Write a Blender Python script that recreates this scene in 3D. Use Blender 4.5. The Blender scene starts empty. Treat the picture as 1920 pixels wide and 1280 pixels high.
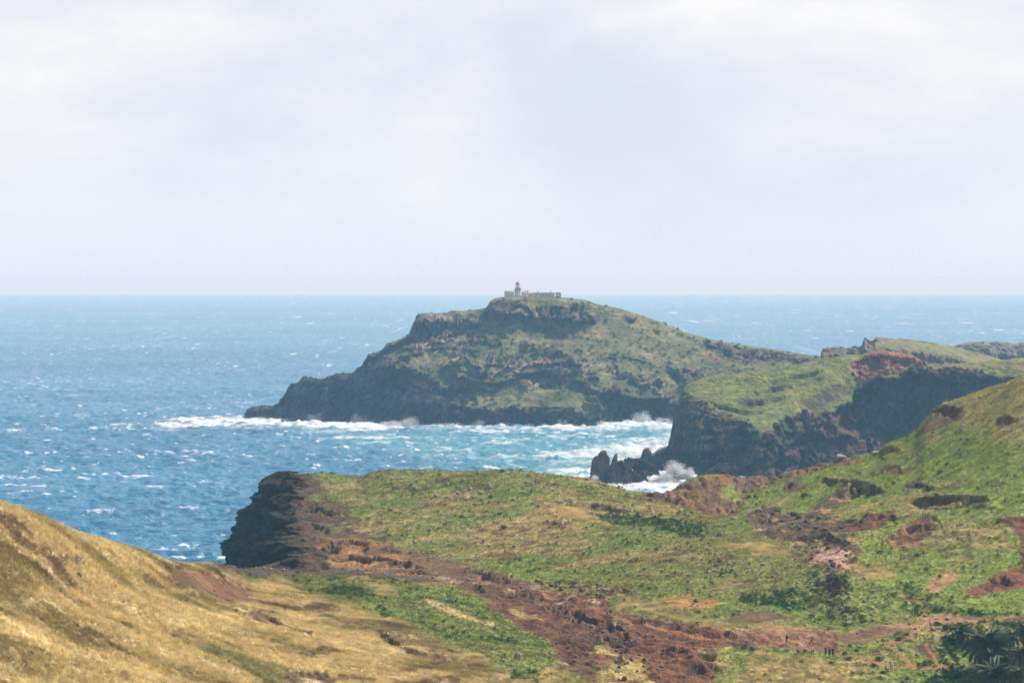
import bpy, bmesh, math, random
import numpy as np
from mathutils import Vector, Matrix, Euler

# ------------------------------------------------------------------ camera, light, exposure
C = bpy.context.scene.collection
scn = bpy.context.scene
F, H, Y0 = 85 / 36 * 1920, 105.0, 525.0      # focal length in photo pixels, eye height, eye-level row
cam_d = bpy.data.cameras.new('camera')
cam = bpy.data.objects.new('camera', cam_d)
C.objects.link(cam)
cam.location = (0, 0, H)
cam.rotation_euler = (math.radians(90), 0, 0)
cam_d.lens = 85
cam_d.sensor_width = 36
cam_d.shift_y = -(640 - Y0) / 1920
cam_d.clip_start = 1
cam_d.clip_end = 200000
scn.camera = cam

SUN_EL, SUN_AZ = math.radians(44), math.radians(52)   # azimuth clockwise from the view direction
sd = Vector((math.sin(SUN_AZ) * math.cos(SUN_EL), math.cos(SUN_AZ) * math.cos(SUN_EL), math.sin(SUN_EL)))
sl = bpy.data.lights.new('sun', 'SUN')
sl.energy = 5.0
sl.angle = math.radians(0.55)
sl.color = (1.0, 0.93, 0.82)
sun = bpy.data.objects.new('sun', sl)
C.objects.link(sun)
sun.rotation_euler = sd.to_track_quat('Z', 'Y').to_euler()

world = bpy.data.worlds.new('World')
scn.world = world
world.use_nodes = True
nt = world.node_tree
for n in list(nt.nodes):
    nt.nodes.remove(n)
def nn(t, nt_, **kw):
    n = nt_.nodes.new(t)
    for k, v in kw.items():
        setattr(n, k, v)
    return n
wo = nn('ShaderNodeOutputWorld', nt)
sky = nn('ShaderNodeTexSky', nt, sky_type='NISHITA')
sky.sun_disc = False
sky.sun_elevation = SUN_EL
sky.sun_rotation = SUN_AZ
sky.altitude = 100
bg1 = nn('ShaderNodeBackground', nt)
bg1.inputs['Strength'].default_value = 0.07
nt.links.new(sky.outputs[0], bg1.inputs[0])
tc = nn('ShaderNodeTexCoord', nt)
mp = nn('ShaderNodeMapping', nt)
mp.inputs['Scale'].default_value = (5, 5, 11)
mp.inputs['Location'].default_value = (3.1, 0.4, 0.2)
nt.links.new(tc.outputs['Generated'], mp.inputs[0])
nz = nn('ShaderNodeTexNoise', nt)
nz.inputs['Scale'].default_value = 1.3
nz.inputs['Detail'].default_value = 9
nz.inputs['Roughness'].default_value = 0.57
nz.inputs['Distortion'].default_value = 0.25
nt.links.new(mp.outputs[0], nz.inputs[0])
cr = nn('ShaderNodeValToRGB', nt)
e = cr.color_ramp.elements
e[0].position = 0.36; e[0].color = (0.50, 0.53, 0.60, 1)
e[1].position = 0.64; e[1].color = (0.665, 0.665, 0.67, 1)
m = cr.color_ramp.elements.new(0.5); m.color = (0.57, 0.585, 0.63, 1)
nt.links.new(nz.outputs[0], cr.inputs[0])
# towards the horizon the cloud sheet becomes an even pale veil
sx = nn('ShaderNodeSeparateXYZ', nt)
nt.links.new(tc.outputs['Generated'], sx.inputs[0])
mr = nn('ShaderNodeMapRange', nt, clamp=True)
mr.inputs[1].default_value = 0.0; mr.inputs[2].default_value = 0.075
mr.inputs[3].default_value = 0.0; mr.inputs[4].default_value = 1.0
nt.links.new(sx.outputs[2], mr.inputs[0])
mx = nn('ShaderNodeMix', nt, data_type='RGBA')
mx.inputs[6].default_value = (0.535, 0.572, 0.635, 1)
nt.links.new(mr.outputs[0], mx.inputs[0])
nt.links.new(cr.outputs[0], mx.inputs[7])
bg2 = nn('ShaderNodeBackground', nt)
nt.links.new(mx.outputs[2], bg2.inputs[0])
# cloud cover: closed near the horizon, opening to thin cloud overhead
mr2 = nn('ShaderNodeMapRange', nt, clamp=True, interpolation_type='SMOOTHSTEP')
mr2.inputs[1].default_value = 0.12; mr2.inputs[2].default_value = 0.55
mr2.inputs[3].default_value = 1.0; mr2.inputs[4].default_value = 0.12
nt.links.new(sx.outputs[2], mr2.inputs[0])
ms = nn('ShaderNodeMixShader', nt)
nt.links.new(mr2.outputs[0], ms.inputs[0])
nt.links.new(bg1.outputs[0], ms.inputs[1])
nt.links.new(bg2.outputs[0], ms.inputs[2])
nt.links.new(ms.outputs[0], wo.inputs['Surface'])

scn.view_settings.view_transform = 'Standard'
scn.view_settings.look = 'None'
scn.view_settings.exposure = 0.55
scn.view_settings.gamma = 1
scn.view_settings.use_curve_mapping = False
scn.cycles.denoising_prefilter = 'NONE'
scn.cycles.max_bounces = 5
scn.cycles.diffuse_bounces = 2
scn.cycles.glossy_bounces = 2
scn.cycles.transparent_max_bounces = 8
scn.cycles.volume_bounces = 1

# ------------------------------------------------------------------ numpy helpers
def W(px, py, d):
    return ((px - 960) * d / F, d, H - (py - Y0) * d / F)
def ty(Z, d):                               # photo row of height Z at distance d
    return Y0 + (H - Z) * F / d
def hsh(ix, iy, iz, seed):
    h = (ix.astype(np.uint32) * np.uint32(374761393) + iy.astype(np.uint32) * np.uint32(668265263)
         + iz.astype(np.uint32) * np.uint32(2147483647) + np.uint32((seed * 1274126177) & 0xffffffff))
    h = (h ^ (h >> np.uint32(13))) * np.uint32(1274126177)
    h = (h ^ (h >> np.uint32(16))) * np.uint32(2246822519)
    h = h ^ (h >> np.uint32(15))
    return h.astype(np.float32) * np.float32(2.0 / 4294967295.0) - np.float32(1)
def vnoise(x, y, z, seed=0):
    fx, fy, fz = np.floor(x), np.floor(y), np.floor(z)
    ix, iy, iz = fx.astype(np.int64), fy.astype(np.int64), fz.astype(np.int64)
    u, v, w = (x - fx).astype(np.float32), (y - fy).astype(np.float32), (z - fz).astype(np.float32)
    u = u * u * (3 - 2 * u); v = v * v * (3 - 2 * v); w = w * w * (3 - 2 * w)
    def L(a, b, c): return hsh(ix + a, iy + b, iz + c, seed)
    x00 = L(0,0,0) * (1-u) + L(1,0,0) * u
    x10 = L(0,1,0) * (1-u) + L(1,1,0) * u
    x01 = L(0,0,1) * (1-u) + L(1,0,1) * u
    x11 = L(0,1,1) * (1-u) + L(1,1,1) * u
    return (x00 * (1-v) + x10 * v) * (1-w) + (x01 * (1-v) + x11 * v) * w
def fbm(x, y, z=None, scale=1.0, octv=4, seed=0, rough=0.5, sx=1, sy=1, sz=1, ridge=False):
    if z is None: z = np.zeros_like(x)
    x = x / (scale * sx); y = y / (scale * sy); z = z / (scale * sz)
    o = np.zeros(x.shape, np.float32); a = 1.0; t = 0.0
    for k in range(octv):
        n = vnoise(x + 17.3 * k, y - 9.1 * k, z + 5.7 * k, seed + k)
        o += a * ((1 - 2 * np.abs(n)) if ridge else n)
        t += a; a *= rough
        x, y = (0.80 * x - 0.60 * y) * 2.03, (0.60 * x + 0.80 * y) * 2.03
        z = z * 2.03
    return o / t * 1.6
def cell(x, y, z, scale, seed=0, sz=1.0):
    """fractured-block noise: a random level per block and the distance to the nearest crack"""
    x, y, z = x / scale, y / scale, z / (scale * sz)
    ix, iy, iz = np.floor(x).astype(np.int64), np.floor(y).astype(np.int64), np.floor(z).astype(np.int64)
    f1 = np.full(x.shape, 9.0, np.float32); f2 = f1.copy(); val = np.zeros(x.shape, np.float32)
    for a in (-1, 0, 1):
        for b in (-1, 0, 1):
            for c in (-1, 0, 1):
                jx_, jy_, jz_ = ix + a, iy + b, iz + c
                d_ = ((jx_ + .5 + .42 * hsh(jx_, jy_, jz_, seed) - x) ** 2 + (jy_ + .5 + .42 * hsh(jx_, jy_, jz_, seed + 1) - y) ** 2
                      + (jz_ + .5 + .42 * hsh(jx_, jy_, jz_, seed + 2) - z) ** 2).astype(np.float32)
                nr_ = d_ < f1
                f2 = np.where(nr_, f1, np.minimum(f2, d_)); val = np.where(nr_, hsh(jx_, jy_, jz_, seed + 3), val); f1 = np.where(nr_, d_, f1)
    return val, np.sqrt(f2) - np.sqrt(f1)
def sstep(a, b, x):
    t = np.clip((x - a) / (b - a), 0, 1)
    return t * t * (3 - 2 * t)
def pchip(xs, ys, x):
    """monotone cubic interpolation; ys may be (n, ...) and x a scalar array"""
    xs = np.asarray(xs, float); ys = np.asarray(ys, float)
    h = np.diff(xs); d = np.diff(ys, axis=0) / h.reshape((-1,) + (1,) * (ys.ndim - 1))
    m = np.zeros_like(ys)
    if len(xs) > 2:
        a, b = d[:-1], d[1:]
        with np.errstate(divide='ignore', invalid='ignore'):
            hm = 2 * a * b / (a + b)
        m[1:-1] = np.where(a * b > 0, hm, 0)
    m[0] = d[0]; m[-1] = d[-1]
    i = np.clip(np.searchsorted(xs, x, side='right') - 1, 0, len(xs) - 2)
    t = (np.clip(x, xs[0], xs[-1]) - xs[i]) / h[i]
    sh = (-1,) + (1,) * (ys.ndim - 1)
    t = t.reshape(sh); hh = h[i].reshape(sh)
    return (ys[i] * (2*t**3 - 3*t**2 + 1) + m[i] * hh * (t**3 - 2*t**2 + t)
            + ys[i+1] * (-2*t**3 + 3*t**2) + m[i+1] * hh * (t**3 - t**2))
def inside_dist(px, py, poly):
    """signed distance to a polygon in photo pixels, positive inside"""
    P = np.asarray(poly, float); n = len(P)
    x0, y0 = P.min(0) - 40; x1, y1 = P.max(0) + 40
    out = np.full(px.shape, -1e3, np.float32)
    k = np.nonzero((px > x0) & (px < x1) & (py > y0) & (py < y1))
    x = px[k]; y = py[k]
    dm = np.full(x.shape, 1e9); ins = np.zeros(x.shape, bool)
    for i in range(n):
        ax, ay = P[i]; bx, by = P[(i + 1) % n]
        vx, vy = bx - ax, by - ay
        t = np.clip(((x - ax) * vx + (y - ay) * vy) / (vx * vx + vy * vy + 1e-9), 0, 1)
        dm = np.minimum(dm, (x - ax - t * vx) ** 2 + (y - ay - t * vy) ** 2)
        c = ((ay > y) != (by > y)) & (x < (bx - ax) * (y - ay) / (by - ay + 1e-12) + ax)
        ins ^= c
    r = np.sqrt(dm)
    out[k] = np.where(ins, r, -r)
    return out
def line_dist(px, py, pts):
    P = np.asarray(pts, float)
    x0, y0 = P.min(0) - 40; x1, y1 = P.max(0) + 40
    out = np.full(px.shape, 1e3, np.float32)
    k = np.nonzero((px > x0) & (px < x1) & (py > y0) & (py < y1))
    x = px[k]; y = py[k]; dm = np.full(x.shape, 1e9)
    for i in range(len(P) - 1):
        ax, ay = P[i]; bx, by = P[i + 1]
        vx, vy = bx - ax, by - ay
        t = np.clip(((x - ax) * vx + (y - ay) * vy) / (vx * vx + vy * vy + 1e-9), 0, 1)
        dm = np.minimum(dm, (x - ax - t * vx) ** 2 + (y - ay - t * vy) ** 2)
    out[k] = np.sqrt(dm)
    return out

def loft(px, rows, counts):
    """rows: list of [(px, y, d), ...]; returns PX, PY, D arrays (nrow, ncol)"""
    ys, ds = [], []
    for r in rows:
        r = sorted(r)
        X = [a[0] for a in r]
        ys.append(pchip(X, [a[1] for a in r], px)); ds.append(pchip(X, [a[2] for a in r], px))
    ys = np.array(ys); ds = np.array(ds)
    t = np.concatenate([np.linspace(i, i + 1, c, endpoint=False) for i, c in enumerate(counts)] + [[len(rows) - 1]])
    PY = pchip(range(len(rows)), ys, t); D = pchip(range(len(rows)), ds, t)
    return np.broadcast_to(px, PY.shape).copy(), PY, D

def grid_mesh(name, X, Y, Z, attrs=None, flip=False, mask=None):
    nr, nc = X.shape
    co = np.stack([X, Y, Z], -1).reshape(-1, 3).astype(np.float32)
    idx = np.arange(nr * nc).reshape(nr, nc)
    q = np.stack([idx[:-1, :-1], idx[:-1, 1:], idx[1:, 1:], idx[1:, :-1]], -1).reshape(-1, 4)
    if flip: q = q[:, ::-1]
    def make(nm, q):
        used = np.unique(q); remap = np.zeros(nr * nc, np.int64); remap[used] = np.arange(len(used))
        me = bpy.data.meshes.new(nm)
        me.vertices.add(len(used)); me.vertices.foreach_set('co', co[used].ravel())
        qq = remap[q].astype(np.int32)
        me.loops.add(qq.size); me.loops.foreach_set('vertex_index', qq.ravel())
        me.polygons.add(len(qq))
        me.polygons.foreach_set('loop_start', np.arange(0, qq.size, 4, dtype=np.int32))
        me.polygons.foreach_set('use_smooth', np.ones(len(qq), bool))
        me.update(calc_edges=True)
        for k, v in (attrs or {}).items():
            v = np.asarray(v, np.float32)
            if v.shape[-1] == 3 and v.ndim == 3:
                a = me.attributes.new(k, 'FLOAT_COLOR', 'POINT')
                vv = np.concatenate([v.reshape(-1, 3), np.ones((nr * nc, 1), np.float32)], 1)[used]
                a.data.foreach_set('color', vv.ravel())
            else:
                a = me.attributes.new(k, 'FLOAT', 'POINT')
                a.data.foreach_set('value', v.reshape(-1)[used])
        return me
    if mask is None:
        return make(name, q)
    mf = mask.reshape(-1)[q].mean(1) > 0.5
    return make(name, q[~mf]), make(name + '_b', q[mf])
def link(name, me, mat=None, parent=None, **props):
    o = bpy.data.objects.new(name, me)
    C.objects.link(o)
    if mat is not None and me is not None:
        me.materials.clear(); me.materials.append(mat)
    if parent is not None: o.parent = parent
    for k, v in props.items(): o[k] = v
    return o
def srgb(r, g, b, k=1.0):
    f = lambda c: (c / 255 / 12.92 if c / 255 <= 0.04045 else ((c / 255 + 0.055) / 1.055) ** 2.4) * k
    return np.array([f(r), f(g), f(b)])
def mixc(col, c, m):
    m = np.clip(m, 0, 1)[..., None]
    return col * (1 - m) + np.asarray(c) * m

# ------------------------------------------------------------------ materials
def mat(name, color, rough=0.8, spec=0.3, metal=0.0):
    m = bpy.data.materials.new(name); m.use_nodes = True
    b = m.node_tree.nodes['Principled BSDF']
    b.inputs['Base Color'].default_value = (*color, 1)
    b.inputs['Roughness'].default_value = rough
    b.inputs['Specular IOR Level'].default_value = spec
    b.inputs['Metallic'].default_value = metal
    return m
def noisy(name, color, rough=0.85, spec=0.2, scale=2.0, amount=0.3, bump=0.0, bscale=None):
    """paint or stone with procedural tone variation and relief"""
    m = mat(name, color, rough, spec); t = m.node_tree; b = t.nodes['Principled BSDF']
    tc = nn('ShaderNodeTexCoord', t); n = nn('ShaderNodeTexNoise', t)
    n.inputs['Scale'].default_value = scale; n.inputs['Detail'].default_value = 5
    t.links.new(tc.outputs['Object'], n.inputs[0])
    r = nn('ShaderNodeMapRange', t); r.inputs[1].default_value = 0.3; r.inputs[2].default_value = 0.7
    r.inputs[3].default_value = 1 - amount; r.inputs[4].default_value = 1 + amount
    t.links.new(n.outputs[0], r.inputs[0])
    x = nn('ShaderNodeVectorMath', t, operation='SCALE'); x.inputs[0].default_value = color
    t.links.new(r.outputs[0], x.inputs['Scale']); t.links.new(x.outputs[0], b.inputs['Base Color'])
    if bump:
        bp = nn('ShaderNodeBump', t); bp.inputs['Strength'].default_value = 1; bp.inputs['Distance'].default_value = bump
        n2 = nn('ShaderNodeTexNoise', t); n2.inputs['Scale'].default_value = bscale or scale; n2.inputs['Detail'].default_value = 6
        t.links.new(tc.outputs['Object'], n2.inputs[0])
        t.links.new(n2.outputs[0], bp.inputs['Height']); t.links.new(bp.outputs[0], b.inputs['Normal'])
    return m
def land_mat(name, fine, med, bump, stretch=(1, 1, 1)):
    """ground whose colour zones are stored on the mesh; grain, speckle and relief are procedural"""
    m = bpy.data.materials.new(name); m.use_nodes = True; t = m.node_tree; b = t.nodes['Principled BSDF']
    b.inputs['Roughness'].default_value = 0.95; b.inputs['Specular IOR Level'].default_value = 0.08
    at = nn('ShaderNodeAttribute', t, attribute_name='Col')
    g = nn('ShaderNodeNewGeometry', t)
    mp = nn('ShaderNodeMapping', t); mp.inputs['Scale'].default_value = stretch
    t.links.new(g.outputs['Position'], mp.inputs[0])
    n1 = nn('ShaderNodeTexNoise', t); n1.inputs['Scale'].default_value = fine; n1.inputs['Detail'].default_value = 3; n1.inputs['Roughness'].default_value = 0.7
    n2 = nn('ShaderNodeTexNoise', t); n2.inputs['Scale'].default_value = med; n2.inputs['Detail'].default_value = 6; n2.inputs['Roughness'].default_value = 0.65
    t.links.new(mp.outputs[0], n1.inputs[0]); t.links.new(mp.outputs[0], n2.inputs[0])
    r1 = nn('ShaderNodeMapRange', t)
    for i, v in enumerate((0.3, 0.7, 0.55, 1.5)): r1.inputs[i + 1].default_value = v
    t.links.new(n1.outputs[0], r1.inputs[0])
    r2 = nn('ShaderNodeMapRange', t)
    for i, v in enumerate((0.3, 0.7, 0.75, 1.25)): r2.inputs[i + 1].default_value = v
    t.links.new(n2.outputs[0], r2.inputs[0])
    mu = nn('ShaderNodeMath', t, operation='MULTIPLY'); t.links.new(r1.outputs[0], mu.inputs[0]); t.links.new(r2.outputs[0], mu.inputs[1])
    sc = nn('ShaderNodeVectorMath', t, operation='SCALE'); t.links.new(at.outputs['Color'], sc.inputs[0]); t.links.new(mu.outputs[0], sc.inputs['Scale'])
    t.links.new(sc.outputs[0], b.inputs['Base Color'])
    ad = nn('ShaderNodeMath', t, operation='ADD'); t.links.new(n1.outputs[0], ad.inputs[0])
    m3 = nn('ShaderNodeMath', t, operation='MULTIPLY'); m3.inputs[1].default_value = fine / med * 0.6
    t.links.new(n2.outputs[0], m3.inputs[0]); t.links.new(m3.outputs[0], ad.inputs[1])
    bp = nn('ShaderNodeBump', t); bp.inputs['Distance'].default_value = bump; bp.inputs['Strength'].default_value = 1
    t.links.new(ad.outputs[0], bp.inputs['Height']); t.links.new(bp.outputs[0], b.inputs['Normal'])
    return m
M_near = land_mat('near_ground', 1.3, 0.25, 0.35)
M_far = land_mat('far_ground', 0.30, 0.07, 1.6)

# ------------------------------------------------------------------ haze
hz = bpy.data.materials.new('haze_air'); hz.use_nodes = True; t = hz.node_tree
t.nodes.remove(t.nodes['Principled BSDF'])
pv = nn('ShaderNodeVolumePrincipled', t)
pv.inputs['Color'].default_value = (0.31, 0.60, 0.88, 1)
pv.inputs['Absorption Color'].default_value = (0.80, 0.40, 0.0, 1)
pv.inputs['Density'].default_value = 0.000122
pv.inputs['Anisotropy'].default_value = 0.0
t.links.new(pv.outputs[0], t.nodes['Material Output'].inputs['Volume'])
bm = bmesh.new(); bmesh.ops.create_cube(bm, size=1)
me = bpy.data.meshes.new('haze'); bm.to_mesh(me); bm.free()
hb = link('haze', me, hz, kind='stuff', label='thin blue sea haze over the bay')
hb.scale = (60000, 47500, 330); hb.location = (0, 22900, -35)
# ------------------------------------------------------------------ near land: left hillside, gully, headland, right hill
colpx = np.concatenate([np.arange(-900, -70, 9.0), np.linspace(-66, 1986, 1200), np.arange(1992, 2900, 9.0)])
def zr(lst): return [(p, ty(Z, d), d) for p, Z, d in lst]
R = []
R.append([(-110,1520,160),(0,1500,175),(500,1500,230),(900,1500,270),(1300,1500,300),(1600,1500,330),(2030,1500,340)])
R.append([(-110,1290,222),(0,1290,235),(250,1290,272),(430,1290,305),(560,1290,335),(760,1290,355),(900,1290,368),(1200,1290,390),(1400,1290,402),(1650,1290,412),(1920,1290,415),(2030,1290,410)])
R.append([(-110,1165,255),(0,1180,265),(200,1185,302),(330,1195,330),(430,1190,357),(560,1190,385),(760,1190,415),(900,1200,425),(1050,1205,432),(1200,1190,445),(1400,1195,446),(1650,1200,450),(1920,1190,452),(2030,1185,448)])
R.append([(-110,1060,282),(0,1090,290),(200,1110,335),(330,1115,372),(430,1118,405),(560,1130,440),(760,1105,500),(900,1110,515),(1050,1115,515),(1200,1105,510),(1400,1110,500),(1650,1110,490),(1920,1090,490),(2030,1080,485)])
R.append([(-110,905,318),(0,948,330),(60,970,340),(160,1008,362),(250,1030,388),(330,1048,415),(400,1058,440),(430,1064,480),(480,1066,545),(560,1065,572),(760,1052,585),(900,1050,582),(1050,1045,575),(1200,1040,560),(1400,1035,545),(1650,1030,530),(1800,1000,530),(1920,980,530),(2030,965,525)])
b5 = zr([(-110,66,345),(0,64,362),(250,52,430),(330,45,455),(400,38,490),(430,33,540),(480,33,600)])
R.append(b5 + [(535,1040,645),(560,1005,650),(650,985,652),(760,975,645),(900,965,645),(1050,962,635),(1200,970,620),(1400,965,605),(1500,960,595),(1650,945,575),(1800,900,572),(1920,850,570),(2030,830,565)])
b6 = zr([(-110,50,380),(0,46,405),(250,30,490),(330,24,520),(400,18,560),(430,14,600),(480,16,670),(520,20,700),(538,25,700)])
crest = [(556,889,718),(566,886,719),(600,887,718),(680,889,715),(695,883,715),(740,879,715),(850,881,708),(940,882,700),(1000,887,698),(1060,893,693),(1110,898,690),(1150,910,686),(1200,921,680),(1240,922,678),
         (1262,914,684),(1290,898,690),(1325,886,692),(1350,885,693),(1400,893,692),(1450,890,688),(1500,878,680),(1560,864,672),(1590,855,670),(1640,850,660),(1665,835,655),(1715,815,650),(1735,790,650),(1765,765,655),(1790,753,652),(1850,733,640),(1920,711,625),(2030,680,610)]
R.append(b6 + crest)
def back(dd, Zf, lst):
    return [(p, ty(Zf, d + dd), d + dd) for p, y, d in lst]
def backrel(dd, drop, lst):
    o = []
    for p, y, d in lst:
        Z = H - (y - Y0) * d / F
        o.append((p, ty(max(Z * (1 - drop), -6), d + dd), d + dd))
    return o
R.append(backrel(14, 0.10, b6 + crest))
R.append(backrel(60, 0.7, b6 + crest))
R.append(back(90, -8, b6 + crest))
PX, PY, D = loft(colpx, R, [40, 84, 70, 62, 80, 86, 12, 12, 8])
X, Y, Z = W(PX, PY, D)
X = X.astype(float); vis = (np.arange(PX.shape[0]) < 40 + 84 + 70 + 62 + 80 + 90)[:, None]

# relief
n_big = fbm(X, Y, scale=45, octv=3, seed=3)
n_mid = fbm(X, Y, scale=12, octv=4, seed=11)
n_sml = fbm(X, Y, scale=2.6, octv=3, seed=23, rough=0.6)
n_rdg = fbm(X + n_mid * 2, Y, scale=9, octv=4, seed=31, ridge=True)
def P(jx, jy): return PX + jx * n_j1, PY + jy * n_j2
n_j1 = fbm(X, Y, scale=7, octv=4, seed=41, rough=0.6); n_j2 = fbm(X, Y, scale=7, octv=4, seed=51, rough=0.6)
jx, jy = PX + 14 * n_j1, PY + 6 * n_j2
kx, ky = PX + 5 * n_j1, PY + 2.5 * n_j2
def zone(poly, soft=5): return sstep(-soft, soft, inside_dist(jx, jy, poly))
def stroke(pts, w, soft=2.0): return 1 - sstep(w - soft, w + soft, line_dist(kx, ky, pts))

left_hill = zone([(-1200,800),(0,900),(430,1050),(470,1095),(520,1085),(600,1120),(760,1172),(900,1232),(990,1300),(1050,1600),(-1200,1600)], 7)
gully = zone([(790,1072),(1000,1098),(1130,1125),(1160,1150),(1240,1170),(1400,1190),(1500,1196),(1560,1190),(1570,1222),(1500,1215),(1430,1218),(1350,1222),(1345,1260),(1310,1300),(1120,1310),(1100,1265),(1050,1240),(1035,1205),(960,1165),(915,1135),(860,1102)], 4)
orange = zone([(575,1052),(590,1030),(640,1008),(700,1010),(800,1036),(900,1062),(1005,1090),(1000,1100),(900,1086),(760,1078),(640,1060)], 4)
saddle = zone([(400,1060),(430,1060),(560,1050),(640,1048),(800,1068),(880,1085),(860,1098),(700,1080),(560,1078),(500,1080),(440,1078)], 4)
shoulder = zone([(440,860),(580,886),(620,930),(690,985),(780,1028),(700,1012),(640,1012),(590,1040),(500,1068),(420,1068)], 7)
shoulder_top = zone([(515,875),(900,878),(900,905),(1000,960),(860,950),(740,925),(640,945),(560,930)], 12)
knob = zone([(1205,930),(1240,918),(1262,908),(1325,880),(1440,886),(1500,872),(1600,850),(1625,862),(1560,878),(1500,895),(1430,905),(1400,925),(1385,962),(1340,968),(1290,950)], 3)
scree = zone([(1395,955),(1440,945),(1500,962),(1560,925),(1600,900),(1620,912),(1560,960),(1600,985),(1610,1040),(1590,1075),(1540,1070),(1500,1050),(1470,1015),(1410,995)], 5)
redA = zone([(1595,985),(1620,965),(1672,952),(1680,968),(1650,990),(1600,1000)], 4)
redB = zone([(1668,1015),(1690,985),(1735,966),(1757,980),(1752,1000),(1715,1030),(1680,1032)], 3)
redC = zone([(1878,975),(1940,968),(2000,980),(2000,1060),(1930,1050),(1915,1020)], 3)
redD = zone([(1815,1112),(1860,1085),(1900,1058),(1990,1040),(1990,1090),(1900,1105),(1835,1120)], 4)
tanA = zone([(1738,1105),(1745,1085),(1790,1070),(1802,1078),(1785,1098),(1750,1115)], 3)
roadR = zone([(1560,1198),(1640,1180),(1700,1172),(1745,1157),(1820,1155),(1990,1158),(1990,1172),(1860,1168),(1760,1172),(1700,1184),(1620,1206),(1560,1222),(1500,1218),(1500,1200)], 2.5)
roadL = zone([(1380,1182),(1430,1172),(1500,1178),(1580,1190),(1600,1215),(1560,1232),(1500,1222),(1430,1216),(1340,1208)], 3)
patch1 = zone([(1355,1165),(1400,1150),(1450,1152),(1490,1162),(1450,1170),(1400,1172)], 3)
patch2 = zone([(1225,1125),(1290,1116),(1350,1130),(1330,1140),(1260,1135)], 3)
goldA = np.maximum.reduce([zone(p, 4) for p in (
    [(1585,1060),(1620,1052),(1680,1068),(1690,1085),(1610,1084)], [(1825,1018),(1870,1008),(1915,1025),(1905,1038),(1840,1032)],
    [(1675,1112),(1700,1118),(1750,1140),(1740,1150),(1690,1135)], [(1335,1095),(1380,1085),(1400,1098),(1350,1108)],
    [(1160,1112),(1200,1120),(1290,1150),(1420,1185),(1330,1190),(1220,1155),(1165,1135)], [(650,1082),(700,1085),(760,1110),(745,1122),(680,1105)],
    [(1345,1030),(1430,1020),(1480,1040),(1400,1050)], [(1000,935),(1100,950),(1160,985),(1040,965)],
    [(930,1300),(1100,1225),(1140,1250),(1130,1300)], [(1420,1220),(1530,1240),(1640,1290),(1360,1300)])])
goldline = stroke([(800,1128),(850,1148),(925,1172)], 4)
greenA = zone([(505,1090),(560,1075),(700,1085),(860,1108),(930,1140),(965,1168),(1030,1200),(1045,1240),(1060,1320),(1000,1320),(900,1235),(760,1176),(620,1118)], 6)
lush = np.maximum.reduce([zone(p, 5) for p in ([(1115,960),(1200,955),(1330,985),(1320,1010),(1220,985),(1130,975)], [(1690,1090),(1760,1140),(1900,1150),(1990,1180),(1990,1320),(1740,1320),(1720,1260),(1780,1180),(1700,1150)],
    [(1380,1110),(1500,1110),(1560,1140),(1480,1150),(1400,1135)])])
righthill = zone([(1400,940),(1500,880),(1650,840),(1780,745),(1920,700),(2100,600),(2100,1160),(1780,1150),(1600,1080),(1580,1000),(1480,970)], 8)
tanhill = zone([(1770,740),(1920,700),(2100,650),(2100,800),(1900,830),(1820,800)], 22)
ravine = zone([(1515,1075),(1560,1068),(1600,1085),(1590,1130),(1640,1170),(1600,1180),(1540,1160),(1520,1120)], 5)
rubble = zone([(1000,1085),(1080,1088),(1180,1105),(1200,1130),(1120,1128),(1040,1108)], 4)
notch = zone([(1712,822),(1735,792),(1768,764),(1810,772),(1806,785),(1760,805),(1725,818)], 2.5)
redscree = zone([(325,1056),(400,1070),(470,1105),(476,1124),(420,1122),(360,1100),(320,1085)], 4)
pits = np.maximum.reduce([zone(p, 3) for p in ([(1650,875),(1700,868),(1730,880),(1690,890)], [(1700,905),(1730,895),(1745,912),(1715,915)], [(1760,900),(1790,905),(1800,915),(1765,915)],
    [(1865,790),(1890,778),(1910,788),(1880,800)], [(1860,905),(1880,900),(1890,915),(1865,918)], [(1465,905),(1500,900),(1510,915),(1475,925)], [(1030,1230),(1080,1215),(1130,1240),(1110,1262),(1050,1260)],
    [(530,1265),(600,1262),(640,1290),(540,1300)], [(560,1225),(610,1228),(600,1240),(565,1238)])])
bare = np.clip(gully + orange + saddle + knob + scree * 0.85 + redA + redB + redC + redD + tanA + roadR + roadL + patch1 + patch2 + notch + redscree + pits * 0.9 + shoulder * 0.8, 0, 1)

# eroded ground is rougher than turf; the sheet undulates gently elsewhere
amp = 1.0 * (1 - 0.5 * left_hill)
Z += vis * (0.8 * n_big * sstep(0, 200, Y) * 0.9 + amp * 0.38 * n_mid + 0.10 * n_sml)
erode = np.clip(gully + scree + redB + redA + 0.6 * shoulder + rubble + ravine + 0.6 * redD + 0.5 * redC, 0, 1)
Z += vis * erode * (0.6 * n_rdg + 0.35 * fbm(X, Y, scale=3, octv=3, seed=77, ridge=True) - 0.5)
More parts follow.
